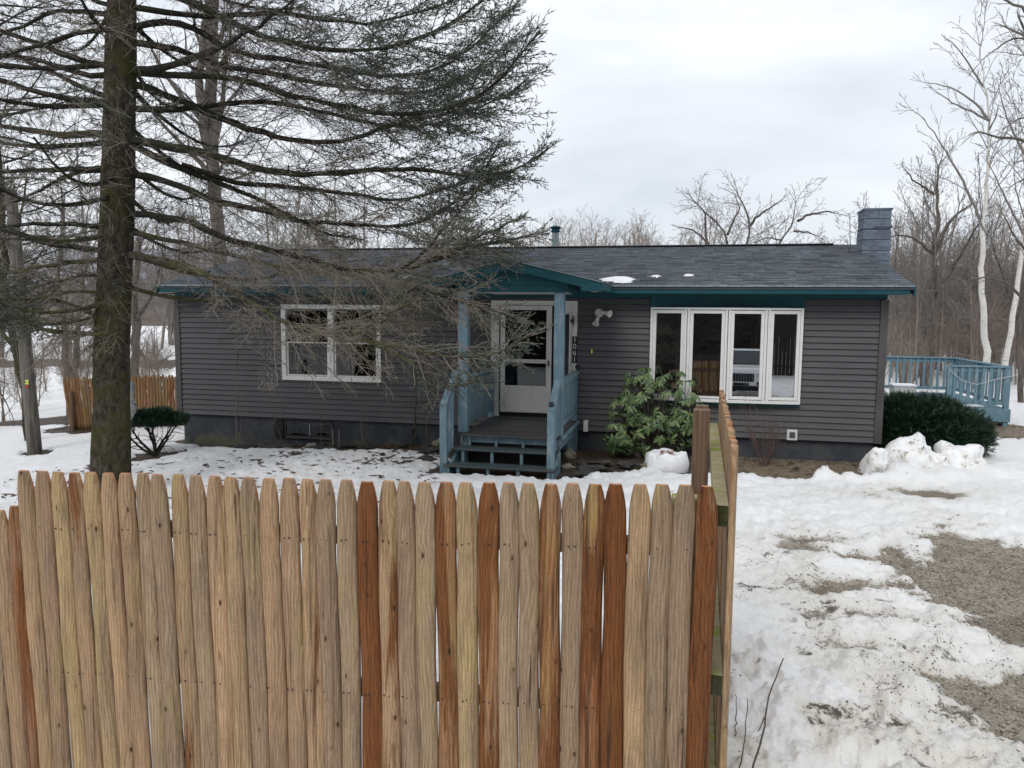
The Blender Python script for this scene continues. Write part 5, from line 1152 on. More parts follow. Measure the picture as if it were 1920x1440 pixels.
# limbs growing towards and away from the viewer
for k in range(30):
    z0 = 2.9+k*.22+rngS.uniform(-.1, .1); az = rngS.uniform(40, 140)*(1 if k % 2 else -1); ln = float(np.interp(z0, [2.5, 5, 9], [2.2, 3.4, 2.6]))*rngS.uniform(.7, 1.1)
    if az < 0 and z0 < 4.2: ln *= .55
    d = np.array([math.cos(R(az)), math.sin(R(az)), .0]); P = [strunk(z0)]
    for i_ in range(1, 9): t = i_/8; P.append(strunk(z0)+d*ln*t+np.array([0, 0, -.30*ln*math.sin(t*2.2)*.5+.10*ln*t**3]))
    Q, Lt = resample(P, 14); draw_limb(Q, .036, .007, z0 < 4); limb_twigs(Q, Lt, .75, .72, .15, .35)
# upper limbs above the picture, right and left
for k in range(16):
    z0 = 7.2+k*.33; az = rngS.uniform(-35, 35)+(180 if k % 2 else 0); ln = float(np.interp(z0, [7, 13], [4.2, .6]))
    d = np.array([math.cos(R(az)), math.sin(R(az)), .0]); P = [strunk(z0)+d*ln*t+np.array([0, 0, -.25*ln*math.sin(t*2.6)*.5+.12*ln*t**3]) for t in np.linspace(0, 1, 9)]
    Q, Lt = resample(P, 14); draw_limb(Q, .035, .007, 0); limb_twigs(Q, Lt, .7, .5, .1, .3)
# loose dry twigs on the trunk
for _ in range(260):
    z_ = rngS.uniform(1.9, 7.4); a = rngS.uniform(0, 6.28); c_ = strunk(z_); d = np.array([math.cos(a), math.sin(a), rngS.normal(0, .4)]); p = c_+norm(d*np.array([1,1,0]))*srad(z_)*.95
    P = wander(p, d, rngS.uniform(.2, .75), 5, rngS, .3, .1, 0); TWG.add(P, np.linspace(.004, .0018, 5), 3)
    for _ in range(4): e1 = P[rngS.integers(1, 4)]; TWG.add([e1, e1+norm(d+rngS.normal(0, .7, 3))*.14], .0018, 3)
o_ = np.array(SB_)
TW.build('twigs', M['twig'], spruce, kind='stuff', off=o_); TWG.build('dry_twigs', M['twig_grey'], spruce, kind='stuff', off=o_)
def needles(name, store, matl, parent, off, nn=10, nl=.016):
    if not store: return
    P = np.array([s[0] for s in store]); D = np.array([s[1] for s in store]); Ls = np.array([s[2] for s in store]); Th = np.array([s[3] for s in store]); m_ = len(P)
    A = np.cross(D, np.array([.31, .17, .93])); A /= np.linalg.norm(A, axis=1, keepdims=True)+1e-9; B = np.cross(D, A)
    VV, FF = [], []; rg = H_(9)
    # spindle core
    for k in range(3): an = 2*math.pi*k/3; VV.append(P+D*(Ls*.35)[:, None]+(A*math.cos(an)+B*math.sin(an))*(Th*.62)[:, None])
    VV += [P, P+D*(Ls*.98)[:, None]]
    FF = [(0,1,4),(1,2,4),(2,0,4),(1,0,3),(2,1,3),(0,2,3)]; nv = 5
    for q in range(nn):
        t = (q+.5)/nn*.92; an = q*2.4+rg.uniform(0, 6.28, m_); R_ = A*np.cos(an)[:, None]+B*np.sin(an)[:, None]; b_ = P+D*(Ls*t)[:, None]; tip = b_+D*(nl*.75)+R_*(Th+nl*.45)[:, None]; w_ = np.cross(R_, D)*.0022
        VV += [b_-w_, b_+w_, tip]; FF.append((nv, nv+1, nv+2)); nv += 3
    V_ = np.stack(VV, 1).reshape(-1, 3)-off; F_ = (np.array(FF)[None]+np.arange(m_)[:, None, None]*nv).reshape(-1, 3)
    me = mesh_np(name, V_, F_, matl); t_ = me.attributes.new('tone', 'FLOAT', 'POINT'); t_.data.foreach_set('value', np.repeat(rg.random(m_), nv).astype(np.float32))
    return link(name, me, parent, 'stuff')
needles('needles', ND, M['needle'], spruce, o_, 8); needles('old_needles', NDO, M['needle_old'], spruce, o_, 8)
print('SPRUCE sprigs', len(ND), len(NDO), 'twigs', sum(len(v) for v in TW.g.values()), sum(len(v) for v in TWG.g.values()))

# ================================================================== SHRUBS
def leaf_mesh(name, ln, wd, matl, droop=.25):
    V_ = [(0,0,0),(.33*ln,-wd*.42,.01*ln),(.33*ln,wd*.42,.01*ln),(.33*ln,0,-.02*ln),(.7*ln,-wd*.5,-droop*.35*ln),(.7*ln,wd*.5,-droop*.35*ln),(.7*ln,0,-droop*.35*ln-.03*ln),(ln,0,-droop*ln)]
    F_ = [(0,1,3),(0,3,2),(1,4,6,3),(3,6,5,2),(4,7,6),(6,7,5)]
    return mesh_np(name, V_, F_, matl, False)
def rhododendron(label, base, blobs, nw, seed, single):
    rg = random.Random(seed); t = thing('rhododendron', label, 'shrub', base); lm = leaf_mesh('leaf', .13, .042, M['rhodo']); ST, whorls = Tubes(), []
    for _ in range(nw):
        cx_, cy_, cz_, rx, ry, rz_ = rg.choice(blobs)
        while True:
            v = Vector((rg.gauss(0, 1), rg.gauss(0, 1), rg.gauss(0, 1))).normalized()
            if v.y < .35 or rg.random() < .25: break
        k = rg.uniform(.72, 1.03); p = Vector((cx_+v.x*rx*k, cy_+v.y*ry*k, max(.12, cz_+v.z*rz_*k))); whorls.append((p, (v+Vector((0, -.15, .55))).normalized()))
        st = Vector((cx_*.4, cy_*.5, 0)); mid = st.lerp(p, .6)+Vector((0, .1, -.08)); ST.add([st, mid, p], [.012, .008, .005], 5)
    leaves = []
    for p, n_ in whorls:
        a0 = rg.uniform(0, 6.28); a_ = n_.orthogonal().normalized(); b_ = n_.cross(a_); nl = rg.randint(7, 9)
        for q in range(nl):
            an = a0+q*6.283/nl+rg.uniform(-.2, .2); el = rg.uniform(-.55, .12); d = (a_*math.cos(an)+b_*math.sin(an))*math.cos(el)+n_*math.sin(el)+Vector((0, 0, -.28)); d.normalize()
            side = d.cross(n_).normalized(); up_ = side.cross(d).normalized(); m_ = Matrix((d, -side, up_)).transposed().to_4x4()
            sc_ = rg.uniform(.75, 1.2); leaves.append((Matrix.Translation(p+n_*.01) @ m_ @ Matrix.Diagonal((sc_, sc_, sc_, 1)), p))
        whz = None
    leaves.sort(key=lambda l: l[0].translation.y)
    for mw, p in leaves[:single]:
        o = link('leaf', lm, t); o.matrix_local = mw
    VV, FF, tn = [], [], []; bV = [v.co.copy() for v in lm.vertices]; bF = [tuple(p.vertices) for p in lm.polygons]
    for mw, p in leaves[single:]:
        b = len(VV); VV += [mw @ v for v in bV]; FF += [tuple(b+i_ for i_ in f) for f in bF]; tn += [rg.random()]*len(bV)
    if VV:
        me = mesh_np('foliage', [tuple(v) for v in VV], FF, M['rhodo']); a_ = me.attributes.new('tone', 'FLOAT', 'POINT'); a_.data.foreach_set('value', np.array(tn, np.float32)); link('foliage', me, t, 'stuff')
    ST.build('stems', M['bare_dark'], t); return t
q = gnd(1225, 872, .3); bz_ = gz(q.x, q.y+.3)
rhododendron('large glossy green rhododendron below the left end of the wide window', (q.x+.05, q.y+.35, bz_), [(-.10,0,.75,.62,.5,.62),(.35,0,.95,.55,.45,.55),(-.25,0,1.15,.35,.35,.42),(.12,0,.45,.75,.5,.40),(.5,.05,.6,.45,.4,.5),(-.55,.0,.42,.4,.4,.36),(-.5,0,.8,.35,.35,.3)], 200, 5, 300)
q = gnd(1160, 855, .3)
rhododendron('small dark rhododendron low beside the porch foundation', (q.x-.02, q.y+.35, gz(q.x, q.y+.3)), [(0,0,.25,.30,.25,.25),(.15,0,.18,.25,.2,.18)], 22, 6, 0)

def yew(label, base, blobs, n, seed, stems=None, sl=.075):
    rg = H_(seed); t = thing('yew_shrub', label, 'shrub', base); P_, D_ = [], []
    vol = np.array([b[3]*b[4]*b[5] for b in blobs]); ch = rg.choice(len(blobs), n, p=vol/vol.sum())
    for k in ch:
        cx_, cy_, cz_, rx, ry, rz_ = blobs[k]; v = norm(rg.normal(0, 1, 3)); kk = rg.uniform(.70, 1.02)*(1+.07*math.sin(v[0]*9+k)+.07*math.sin(v[2]*11+v[1]*7)); p = np.array([cx_, cy_, cz_])+v*kk*np.array([rx, ry, rz_])
        if p[2] < .03: p[2] = rg.uniform(.03, .2)
        P_.append(p); D_.append(norm(v*np.array([1,1,.6])+np.array([0,0,.45])+rg.normal(0, .45, 3)))
    P_, D_ = np.array(P_), np.array(D_); A = np.cross(D_, rg.normal(0, 1, P_.shape)); A /= np.linalg.norm(A, axis=1, keepdims=True); B = np.cross(D_, A)
    VV, FF, nv = [], [], 0; ls = sl*rg.uniform(.6, 1.3, n)
    for q_ in range(7):      # flat feathery sprays: pairs of little leaves along a shoot
        t_ = q_/7; wv = .20*(1-t_*.5); sgn = 1 if q_ % 2 else -1
        b0 = P_+D_*(ls*t_)[:, None]; tip = b0+D_*(ls*.30)[:, None]+A*(sgn*ls*.36*(1-.45*t_))[:, None]+B*(rg.normal(0, .10, n)*ls)[:, None]; w_ = D_*(ls*.09)[:, None]
        VV += [b0-w_, b0+w_, tip]; FF.append((nv, nv+1, nv+2)); nv += 3
    VV += [P_-A*.0025, P_+A*.0025, P_+D_*ls[:, None]]; FF.append((nv, nv+1, nv+2)); nv += 3
    V_ = np.stack(VV, 1).reshape(-1, 3); F_ = (np.array(FF)[None]+np.arange(n)[:, None, None]*nv).reshape(-1, 3)
    me = mesh_np('foliage', V_, F_, M['yew']); a_ = me.attributes.new('tone', 'FLOAT', 'POINT'); a_.data.foreach_set('value', np.repeat(rg.random(n)*.95, nv).astype(np.float32)); link('foliage', me, t, 'stuff')
    # dark inner wood
    T = Tubes(); 
    if stems: 
        for st in stems: T.add(resample(st, 8)[0], np.linspace(.030, .008, 8), 6)
        rgs = H_(seed+1)
        for st in stems:
            Q, Lt = resample(st, 8)
            for _ in range(14):
                a_ = rgs.integers(2, 8); d = norm(Q[min(a_, 7)]-Q[0])+rgs.normal(0, .5, 3); T.add(wander(Q[a_], norm(d), rgs.uniform(.15, .38), 5, rgs, .3), np.linspace(.009, .003, 5), 4)
    else:
        for k in range(60):
            b = blobs[k % len(blobs)]; v = norm(rg.normal(0, 1, 3)); e_ = np.array(b[:3])+v*np.array(b[3:])*.85; e_[2] = max(e_[2], .1); T.add([(b[0]*.5, b[1]*.5, 0), ((b[0]*.5+e_[0])/2, (b[1]*.5+e_[1])/2, e_[2]*.4), e_], [.02, .012, .004], 4)
    T.build('stems', M['limb'], t); return t
q = gnd(1752, 868, .36)
yew('wide dark green yew at the right corner of the house behind the snow heaps', (q.x, q.y+.25, gz(q.x, q.y)), [(-.10,.1,.50,.78,.55,.52),(.35,.1,.42,.70,.5,.46),(-.55,.15,.55,.42,.45,.48),(.75,.1,.32,.38,.4,.34),(.0,.1,.25,.95,.55,.26),(-.35,.1,.78,.4,.4,.28),(.15,.1,.75,.45,.4,.27)], 30000, 8)
q = Vector((-6.66, 14.05, 0)); g_ = gz(q.x, q.y)
yew('umbrella shaped dark yew with bare crooked stems at the left corner of the house', (q.x, q.y, g_), [(0,0,.70,.42,.4,.12),(-.40,0,.66,.26,.3,.10),(.36,0,.70,.26,.3,.10),(.1,0,.80,.2,.3,.09),(-.2,0,.77,.2,.3,.08)], 8000, 9,
    [[(0,0,0),(-.12,0,.12),(-.32,.0,.32),(-.48,0,.62)],[(0,0,0),(-.04,.05,.22),(-.15,.1,.42),(-.22,.1,.66)],[(0,0,0),(.03,-.04,.25),(.0,-.1,.45),(.06,-.1,.7)],[(0,0,0),(.12,0,.15),(.25,.05,.38),(.42,.05,.62)],[(0,0,0),(.05,.1,.2),(.2,.2,.45),(.25,.2,.66)],[(0,0,0),(-.2,-.1,.14),(-.4,-.2,.42),(-.52,-.2,.62)]], .065)
# bare shrub below the window
q = gnd(1432, 872, .36); b_ = (q.x, q.y, gz(q.x, q.y)); t = thing('bare_shrub', 'leafless reddish shrub with fine twigs below the wide window', 'shrub', b_); T = Tubes(); rg = H_(14)
for k in range(22):
    a = rg.uniform(0, 6.28); P_ = wander((.06*math.cos(a), .06*math.sin(a), 0), (math.cos(a)*.30, math.sin(a)*.25, 1), rg.uniform(.65, 1.08), 8, rg, .10); bare_grow(T, P_, .006, .0025, rg, 3, .10, (.3, .8), (.2, .4), .2, None, .06, .2, .0024, 4)
T.build('twigs', M['red_twig'], t, kind='stuff')
V_, F_ = [], []
rl = random.Random(4)
allp = [l[0][-1] for Ls in T.g.values() for l in Ls]
for p in allp:
    if rl.random() < .55:
        b = len(V_); p = Vector(p); d = Vector((rl.gauss(0,1), rl.gauss(0,1), rl.gauss(0,1))).normalized()*.016; e_ = d.orthogonal().normalized()*.009; V_ += [p-e_, p+d*.5, p+e_, p+d]; F_.append((b, b+1, b+3)); F_.append((b+1, b+2, b+3))
link('dead_leaves', mesh_np('dead_leaves', [tuple(v) for v in V_], F_, M['red_twig']), t, 'stuff')
# saplings in front of the left wall
def sapling(label, pts, r0, seed, br=4, matl='bare', z0=None):
    rg = H_(seed); base = pts[0]; t = thing('sapling', label, 'sapling', tuple(base)); T = Tubes(); Q, Lt = resample(pts, 14); Q = Q-np.array(base); Q[1:-1] += rg.normal(0, .006, Q[1:-1].shape)
    T.add(Q, np.linspace(r0, r0*.25, 14), 6)
    for _ in range(br):
        a = rg.integers(4, 13); P_ = wander(Q[a], norm(Q[a]-Q[a-1])+rg.normal(0, .5, 3), Lt*rg.uniform(.1, .22), 6, rg, .2); bare_grow(T, P_, r0*.3, .002, rg, 1, .12, twT=None, minr=.0022, sides=4)
    T.build('stem', M[matl], t)
def onhouse(px, d): return [onplane(x, y, HW(0, d), HY) for x, y in px]
sapling('tall thin sapling against the left end of the siding', onhouse([(443,828),(444,760),(443,700),(447,640),(455,575)], -.35), .016, 1, 5)
sapling('short thin sapling beside the tall one at the left end of the siding', onhouse([(451,828),(453,770),(456,720)], -.33), .007, 2, 3)
sapling('twisted greenish vine stem by the wall between window and porch', onhouse([(773,832),(781,800),(778,740),(780,680),(777,610),(783,560)], -.4), .015, 3, 6, 'limb_moss')
sapling('straight green stem beside the twisted vine near the porch', onhouse([(779,830),(777,790),(783,740),(779,690),(781,640)], -.42), .011, 4, 2, 'limb_moss')
sapling('thin bare stem nearest the porch on the left', onhouse([(799,824),(801,760),(797,700),(795,640)], -.3), .008, 5, 3)
sapling('crooked grey stem below the right half of the left window', onhouse([(681,832),(676,800),(679,770),(668,745),(658,715),(656,690)], -.4), .010, 6, 5, 'bare')
sapling('thin bent stem in front of the foundation right of the basement window', onhouse([(603,838),(602,800),(601,770),(596,750)], -.4), .007, 7, 2, 'bare')
sapling('slender stem crossing the left side of the basement window', onhouse([(533,838),(525,815),(515,795),(520,775),(527,755)], -.35), .007, 8, 5, 'bare')
for k, (x, lab) in enumerate(((636, 'short wooden stake standing left of the black standpipe'), (624, 'short thin stake by the foundation right of the basement window'))):
    o = MB(); p = onhouse([(x, 838), (x, 806)], -.45); o.beam(p[0], p[1], .03, .03, (0,1,0)); o = o.build('garden_stake', M['pole']); tag(o, lab, 'stake')
# foreground shoots beside the fence
def shoot(label, px, Y, r0, seed, fork=None):
    t = thing('bare_shoot', label, 'twig', tuple(at(*px[0], Y))); T = Tubes(); b = np.array(at(*px[0], Y)); rg = H_(seed)
    Q, _ = resample([at(x, y, Y+.0*i_) for i_, (x, y) in enumerate(px)], 14); Q[1:] += rg.normal(0, .002, Q[1:].shape); T.add(Q-b, np.linspace(r0, r0*.45, 14), 7)
    if fork: Q2, _ = resample([at(x, y, Y) for x, y in fork], 6); T.add(Q2-b, np.linspace(r0*.6, r0*.3, 6), 6)
    T.build('stem', M['bare_dark'], t)
shoot('tall dark bare shoot with a side twig in front of the dirty snow', [(1404,1470),(1418,1420),(1433,1370),(1437,1330),(1447,1290),(1458,1255),(1469,1234)], 3.35, .0055, 1, [(1433,1345),(1427,1362),(1421,1372)])
shoot('short thin bare shoot between the fence end and the tall shoot', [(1384,1465),(1392,1420),(1398,1370),(1402,1310)], 3.3, .0038, 2)
shoot('tiny bare shoot close against the last side picket', [(1378,1380),(1380,1340),(1381,1302)], 3.25, .003, 3)

# ================================================================== SNOW HEAPS, ROCKS
def lump(name, label, cat, c, r, seed, matl, group=None, det=4, rough=.25, top=None):
    import bmesh
    bm = bmesh.new(); bmesh.ops.create_icosphere(bm, subdivisions=det, radius=1); rg = random.Random(seed); o_ = rg.uniform(0, 50)
    co_ = np.array([v.co[:] for v in bm.verts]); n1 = fbm(co_[:, 0]*1.0+o_, co_[:, 2]*1.0+co_[:, 1]*.7, 1.6, 4, seed); n2 = fbm(co_[:, 0]+o_, co_[:, 1]*1.3+co_[:, 2], 5, 3, seed+5)
    for v, a, b in zip(bm.verts, n1, n2):
        k = 1+rough*a*1.7+rough*.16*b; v.co = Vector((v.co.x*r[0]*k, v.co.y*r[1]*k, v.co.z*r[2]*k))
        if v.co.z < -r[2]*.35: v.co.z = -r[2]*.35
    me = bpy.data.meshes.new(name); bm.to_mesh(me); bm.free(); me.materials.append(matl)
    for p_ in me.polygons: p_.use_smooth = det > 2
    o = link(name, me, loc=c); o.rotation_euler = (0, 0, rg.uniform(-.3, .3)); return tag(o, label, cat, group)
ms = mat('dirty_snow', (.8,.8,.8), .6, .3); co = coords(ms); gn = nd(ms, 'ShaderNodeNewGeometry'); n1 = noise(ms, co, 6, 6, .7, .3); n2 = noise(ms, co, 22, 4, .7)
c = mixc(ms, ramp(ms, n1, .45, .75), (.86,.87,.88), (.66,.62,.52)); c = mixc(ms, ramp(ms, mth(ms, 'ADD', mth(ms, 'MULTIPLY', n1, .6), mth(ms, 'MULTIPLY', n2, .4)), .56, .62), c, (.16,.13,.09)); L(ms, c, bsdf(ms).inputs['Base Color']); bump(ms, mth(ms, 'ADD', n1, n2), .6, .02)
for px, r, lab, sd_ in (((1651,893), (.22,.22,.34), 'small upright heap of snow, left of the three in front of the yew', 1), ((1712,892), (.40,.36,.46), 'tallest rounded heap of snow, middle of the three in front of the yew', 3), ((1800,890), (.40,.30,.36), 'flat topped snow boulder, right of the three in front of the yew', 4), ((1755,893), (.25,.2,.16), 'low lump of snow between the two larger heaps before the yew', 9)):
    q = gnd(px[0], px[1]-6, .38); lump('snow_heap', lab, 'snow', (q.x, q.y+.12, gz(q.x, q.y)+.02), r, sd_, ms)
q = gnd(1252, 882, .36); n_t, n_z = 64, 16; V_ = []
for iz in range(n_z):
    for it in range(n_t):
        a_ = 2*math.pi*it/n_t; t_ = iz/(n_z-1); top_z = .34+.07*float(fbm(np.array([math.cos(a_)*1.3+3]), np.array([math.sin(a_)*1.3]), 2.2, 4, 5)[0])
        if t_ < .62: u_ = t_/.62; r_ = .275+.03*u_*(1-u_)*4; z_ = top_z*u_
        else: u_ = (t_-.62)/.38; r_ = .275*(1-u_**1.3); z_ = top_z*(1-u_)+.335*u_+.03*float(fbm(np.array([math.cos(a_)*r_*6]), np.array([math.sin(a_)*r_*6]), 2.0, 3, 8)[0])
        r_ *= 1+.07*float(fbm(np.array([math.cos(a_)*2+z_*5]), np.array([math.sin(a_)*2+z_*3]), 1.5, 4, 6)[0]); V_.append((1.12*r_*math.cos(a_), r_*math.sin(a_), z_-.06))
F_ = [(i_*n_t+k, i_*n_t+(k+1) % n_t, (i_+1)*n_t+(k+1) % n_t, (i_+1)*n_t+k) for i_ in range(n_z-1) for k in range(n_t)]
o = link('snow_block', mesh_np('snow_block', V_, F_, M['snow'], True), loc=(q.x, q.y+.1, gz(q.x, q.y))); tag(o, 'white block of snow with dead pink leaves on top before the rhododendron', 'snow')
V_, F_ = [], []
for k in range(46):
    a = rl.uniform(0, 6.28); r_ = rl.uniform(0, .13); x, y = r_*math.cos(a)-.01, -.13+r_*math.sin(a)*.9; z_ = .30+rl.uniform(-.01, .025) if y > -.2 else .30-(-.2-y)*2.2; b = len(V_); d = Vector((rl.gauss(0,1), rl.gauss(0,1), .3)).normalized()*.045; e_ = Vector((-d.y, d.x, .2*d.x)).normalized()*.022; p = Vector((x, y, z_)); V_ += [p-d, p-e_, p+d, p+e_]; F_.append((b, b+1, b+2, b+3))
mp_ = leafmat('pink_dead_leaves', (.20,.10,.08), (.55,.36,.30), .7)
me = mesh_np('dead_leaves', [tuple(v) for v in V_], F_, mp_); lo = link('dead_leaves', me, o, 'stuff')
for px, r, lab, sd_ in (((1213,884), (.10,.08,.06), 'small pale stone just left of the snow block with leaves', 21), ((585,842), (.115,.09,.085), 'pale yellowish stone in the bed below the left window', 22), ((1067,862), (.12,.10,.13), 'pale rough stone standing right of the porch steps', 23), ((812,862), (.09,.07,.04), 'flat pinkish stone left of the porch steps', 24), ((1064,880),(.11,.09,.05), 'low grey stone at the foot of the porch steps on the right', 25), ((824,848),(.12,.1,.09), 'rounded brown stone leaning on the left newel post', 26)):
    q = gnd(*px, .18 if px[0] < 900 else .33); lump('rock', lab, 'rock', (q.x, q.y, gz(q.x, q.y)+r[2]*.3), r, sd_, M['stone_pale'], det=3, rough=.35)
rg = random.Random(8); 
for k in range(40):
    if k < 26: s_ = rg.uniform(1.3, 6.2); d_ = rg.uniform(-.65, -.1)-(.5 if s_ > 5.5 else 0); wh = ('dark slate rock in the bed below the left window and siding', 'slate rocks edging the bed left of the porch')
    elif k < 33: s_ = rg.uniform(5.6, 6.2); d_ = rg.uniform(-2.4, -.8); wh = ('dark slate rock piled against the left side of the porch steps', 'slate rocks beside the left newel post')
    else: s_ = rg.uniform(8.2, 9.2); d_ = rg.uniform(-2.3, -.9); wh = ('dark slate rock between the porch steps and the small rhododendron', 'slate rocks right of the porch')
    p = HW(s_, d_); lump('rock', wh[0], 'rock', (p.x, p.y, gz(p.x, p.y)+rg.uniform(.0, .06)), (rg.uniform(.09, .24), rg.uniform(.07, .14), rg.uniform(.025, .07)), 60+k, M['stone'], wh[1], 2, .4)

# ================================================================== UTILITY POLE, garden ornament
pb = at(66, 847, 14.3); pt_ = at(20, 350, 14.3); pt_.y += .0; g_ = gz(pb.x, pb.y)
pole = thing('utility_pole', 'weathered grey wooden pole leaning left at the edge of the snowy yard', 'pole', (pb.x, pb.y, g_)); 
T = Tubes(); top_ = (pt_-pb)*1.0; Q, _ = resample([(0,0,-.1), tuple(top_)], 8); T.add(Q, np.linspace(.128, .095, 8), 16); T.build('shaft', M['pole'], pole)
for y_, mm, nm in ((714, 'yellow', 'reflector'), (719, 'yellow', 'reflector'), (725, 'red', 'tag')):
    p = at(51, y_, 14.16)-Vector((pb.x, pb.y, g_)); mb = MB(); mb.box(p.x-.03, p.x+.03, p.y-.012, p.y, p.z-.018, p.z+.018); mb.build(nm, M[mm], pole)
T = Tubes(); T.add([(-.13, -.02, 0), (-.16, 0, 1.0), (-.30, .0, 2.6)], .008, 5); T.build('guard_wire', M['pole'], pole)
gb_ = at(247, 770, 12.2); or_ = thing('garden_ornament', 'grey and cream garden ornament half hidden behind the spruce trunk', 'ornament', (-5.98, 12.1, gz(-5.98, 12.1)))
z0 = gz(-5.98, 12.1)
a1, a2 = at(238, 743, 12.1), at(252, 758, 12.1); a3 = at(248, 775, 12.1); O_ = Vector((-5.98, 12.1, z0))
T = Tubes(); T.add(resample([a1-O_, a2-O_], 5)[0], [.03,.05,.055,.05,.03], 10); T.add(resample([a2-O_, a3-O_, Vector((-.22,.0,.9)), Vector((-.48,.05,0))], 8)[0], [.05,.06,.07,.075,.08,.08,.07,.07], 10); T.build('body', M['grey_stone'], or_)
a4 = at(245, 724, 12.1)-O_; mb = MB(); mb.lathe([(.055,-.06),(.06,-.02),(.05,.04),(.02,.08),(.0,.09)], a4, 14); mb.build('cap', M['pipe'], or_, smooth=True)
mb = MB(); mb.cyl(a4+Vector((0,0,-.12)), a4+Vector((0,0,-.05)), .045, 12, .05); mb.build('head', M['grey_stone'], or_)
T = Tubes(); T.add(resample([a4+Vector((0,0,-.1)), a3-O_], 5)[0], [.03,.04,.05,.06,.06], 10); T.build('neck', M['grey_stone'], or_)

# ================================================================== PINE at the left edge
pb = Vector((-13.5, 19.5, .0)); pine = thing('pine_tree', 'pine with tufted needles standing behind the pole at the left edge', 'tree', tuple(pb)); T = Tubes(); Q, _ = resample([(0,0,-.1), (.15,0,4), (.1,0,9), (.3,0,14)], 12); T.add(Q, np.linspace(.22, .05, 12), 12); T.build('trunk', M['bark'], pine)
rg = H_(55); T = Tubes(); TU = []
for k in range(46):
    z_ = rg.uniform(3.2, 11.5); a = rg.uniform(0, 6.28); ln = rg.uniform(1.8, 3.8); P_ = wander((.15, 0, z_), (math.cos(a), math.sin(a), .05), ln, 9, rg, .12, .02, .05); T.add(P_, np.linspace(.035, .008, 9), 5)
    for q in range(3, 9):
        for _ in range(3):
            d = norm(P_[q]-P_[q-1]+rg.normal(0, .7, 3)); e1 = P_[q]+d*rg.uniform(.15, .5); T.add([P_[q], e1], [.009, .005], 3); TU.append((e1, d))
T.build('branches', M['limb'], pine, kind='stuff')
P_ = np.array([t_[0] for t_ in TU]); D_ = np.array([t_[1] for t_ in TU]); VV, FF = [], []
for q in range(34):
    r_ = norm(rg.normal(0, 1, 3)); dd = D_*.9+rg.normal(0, .75, D_.shape); dd /= np.linalg.norm(dd, axis=1, keepdims=True); w_ = np.cross(dd, r_)*.004; VV += [P_-w_, P_+w_, P_+dd*.15]; FF.append((q*3, q*3+1, q*3+2))
V_ = np.stack(VV, 1).reshape(-1, 3); F_ = (np.array(FF)[None]+np.arange(len(P_))[:, None, None]*102).reshape(-1, 3); link('needles', mesh_np('needles', V_, F_, M['pine']), pine, 'stuff')

# ================================================================== CAR AND BOARD FENCE behind the viewer (seen mirrored in the wide window)
car = thing('parked_car', 'white sport utility vehicle mirrored in the third pane of the wide window', 'car', (3.0, -3.9, gz(3.0, -3.9)), R(4)); 
wp = mat('white_car_paint', (.82,.83,.84), .2, .6)
prof = [(0,.45),(0,.95),(.12,1.08),(1.15,1.16),(1.95,1.66),(2.3,1.74),(3.9,1.72),(4.6,1.2),(4.75,1.0),(4.75,.45)]   # (distance back from the nose, height)
def sec(y_, z_, hw): return [(-hw, y_, z_), (hw, y_, z_)]
mb = MB(); 
for i_ in range(len(prof)-1): pass
ring = []; V_ = []; F_ = []
for k, (u_, z_) in enumerate(prof):
    hw = .96 if z_ < 1.25 else .78
    V_ += [(-hw, 4.8-u_-2.4, z_), (hw, 4.8-u_-2.4, z_)]
n_ = len(prof)
for k in range(n_-1): F_.append((2*k, 2*k+1, 2*k+3, 2*k+2))
F_.append((0, 2*n_-2, 2*n_-1, 1)); F_.append(tuple(2*k for k in range(n_))); F_.append(tuple(2*k+1 for k in range(n_-1, -1, -1)))
me = mesh_np('body', V_, F_, wp); o = link('body', me, car); b_ = o.modifiers.new('bevel', 'BEVEL'); b_.width = .07; b_.segments = 3
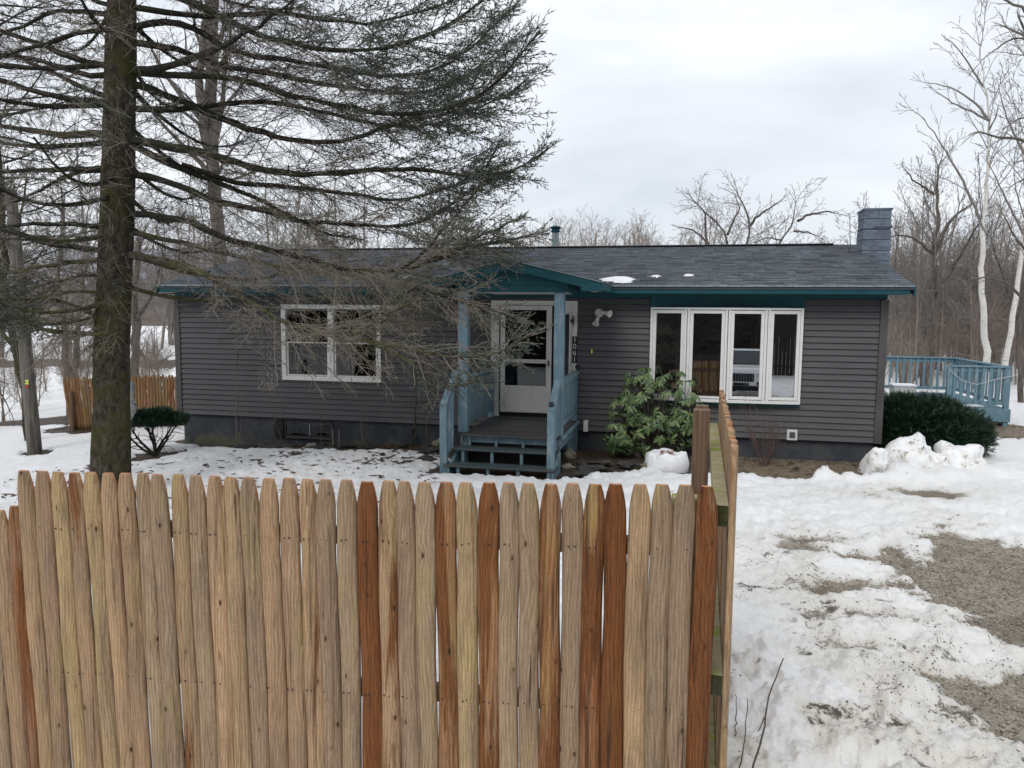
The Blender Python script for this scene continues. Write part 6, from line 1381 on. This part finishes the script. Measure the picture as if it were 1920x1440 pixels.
mb = MB(); mb.prism([(-.70, 1.22, 1.20), (.70, 1.22, 1.20), (.62, .50, 1.66), (-.62, .50, 1.66)], (0, .03, .02)); mb.build('windshield', M['glass_car'], car, .01)
mb = MB(); mb.box(-.42, .42, 2.39, 2.43, .62, .90); gr = mb.build('grille', M['black'], car, .02)
for k in range(9): mb = MB(); mb.box(-.38+k*.092, -.365+k*.092, 2.43, 2.437, .64, .88); mb.build('grille_bar', M['pipe'], gr)
for s_ in (-1, 1):
    mb = MB(); mb.box(s_*.70-.20, s_*.70+.20, 2.34, 2.42, .80, .92); mb.build('headlight', M['plastic_white'], car, .03)
    mb = MB(); mb.box(s_*.70-.18, s_*.70+.18, 2.39, 2.43, .50, .62); mb.build('air_intake', M['black'], car, .02)
    mb = MB(); mb.box(s_*1.08-.10, s_*1.08+.10, .9, 1.05, 1.15, 1.32); mb.build('mirror', wp, car, .04)
    for y_ in (1.5, -1.45):
        mb = MB(); mb.cyl((s_*.76, y_, .36), (s_*.97, y_, .36), .36, 28); wh = mb.build('tyre', M['black'], car, .03); mb = MB(); mb.cyl((s_*.965, y_, .36), (s_*.98, y_, .36), .24, 20); mb.build('rim', M['pipe'], wh)
mb = MB(); mb.box(-.26, .26, 2.41, 2.425, .48, .58); mb.build('number_plate', M['glass_car'], car, .005)
mb = MB(); mb.box(-.85, .85, 2.40, 2.44, .30, .47); mb.build('lower_bumper', M['black'], car, .03)
M['dark_board'] = weathered('dark_boards', (.030,.024,.021), (.055,.045,.038), 6, (.4,.6), .9, (6,6,.3), rnd=True)
def board_fence(label, x0, x1, y, seed):
    t = thing('board_fence', label, 'fence', (x0, y, gz(x0, y)-.1)); rg = random.Random(seed); x = 0
    while x < x1-x0: mb = MB(); mb.box(x, x+.135, -.01, .01, 0, 2.5+rg.uniform(-.02, .02)); mb.build('board', M['dark_board'], t); x += .142
    for z_ in (.4, 2.0): mb = MB(); mb.box(0, x1-x0, -.06, -.011, z_, z_+.09); mb.build('rail', M['post_wood'], t)
board_fence('dark board fence across the road, left of the parked car in the window reflection', -10, 1.2, -8.5, 1)
board_fence('dark board fence across the road, right of the parked car in the window reflection', 5.0, 17, -5.0, 2)
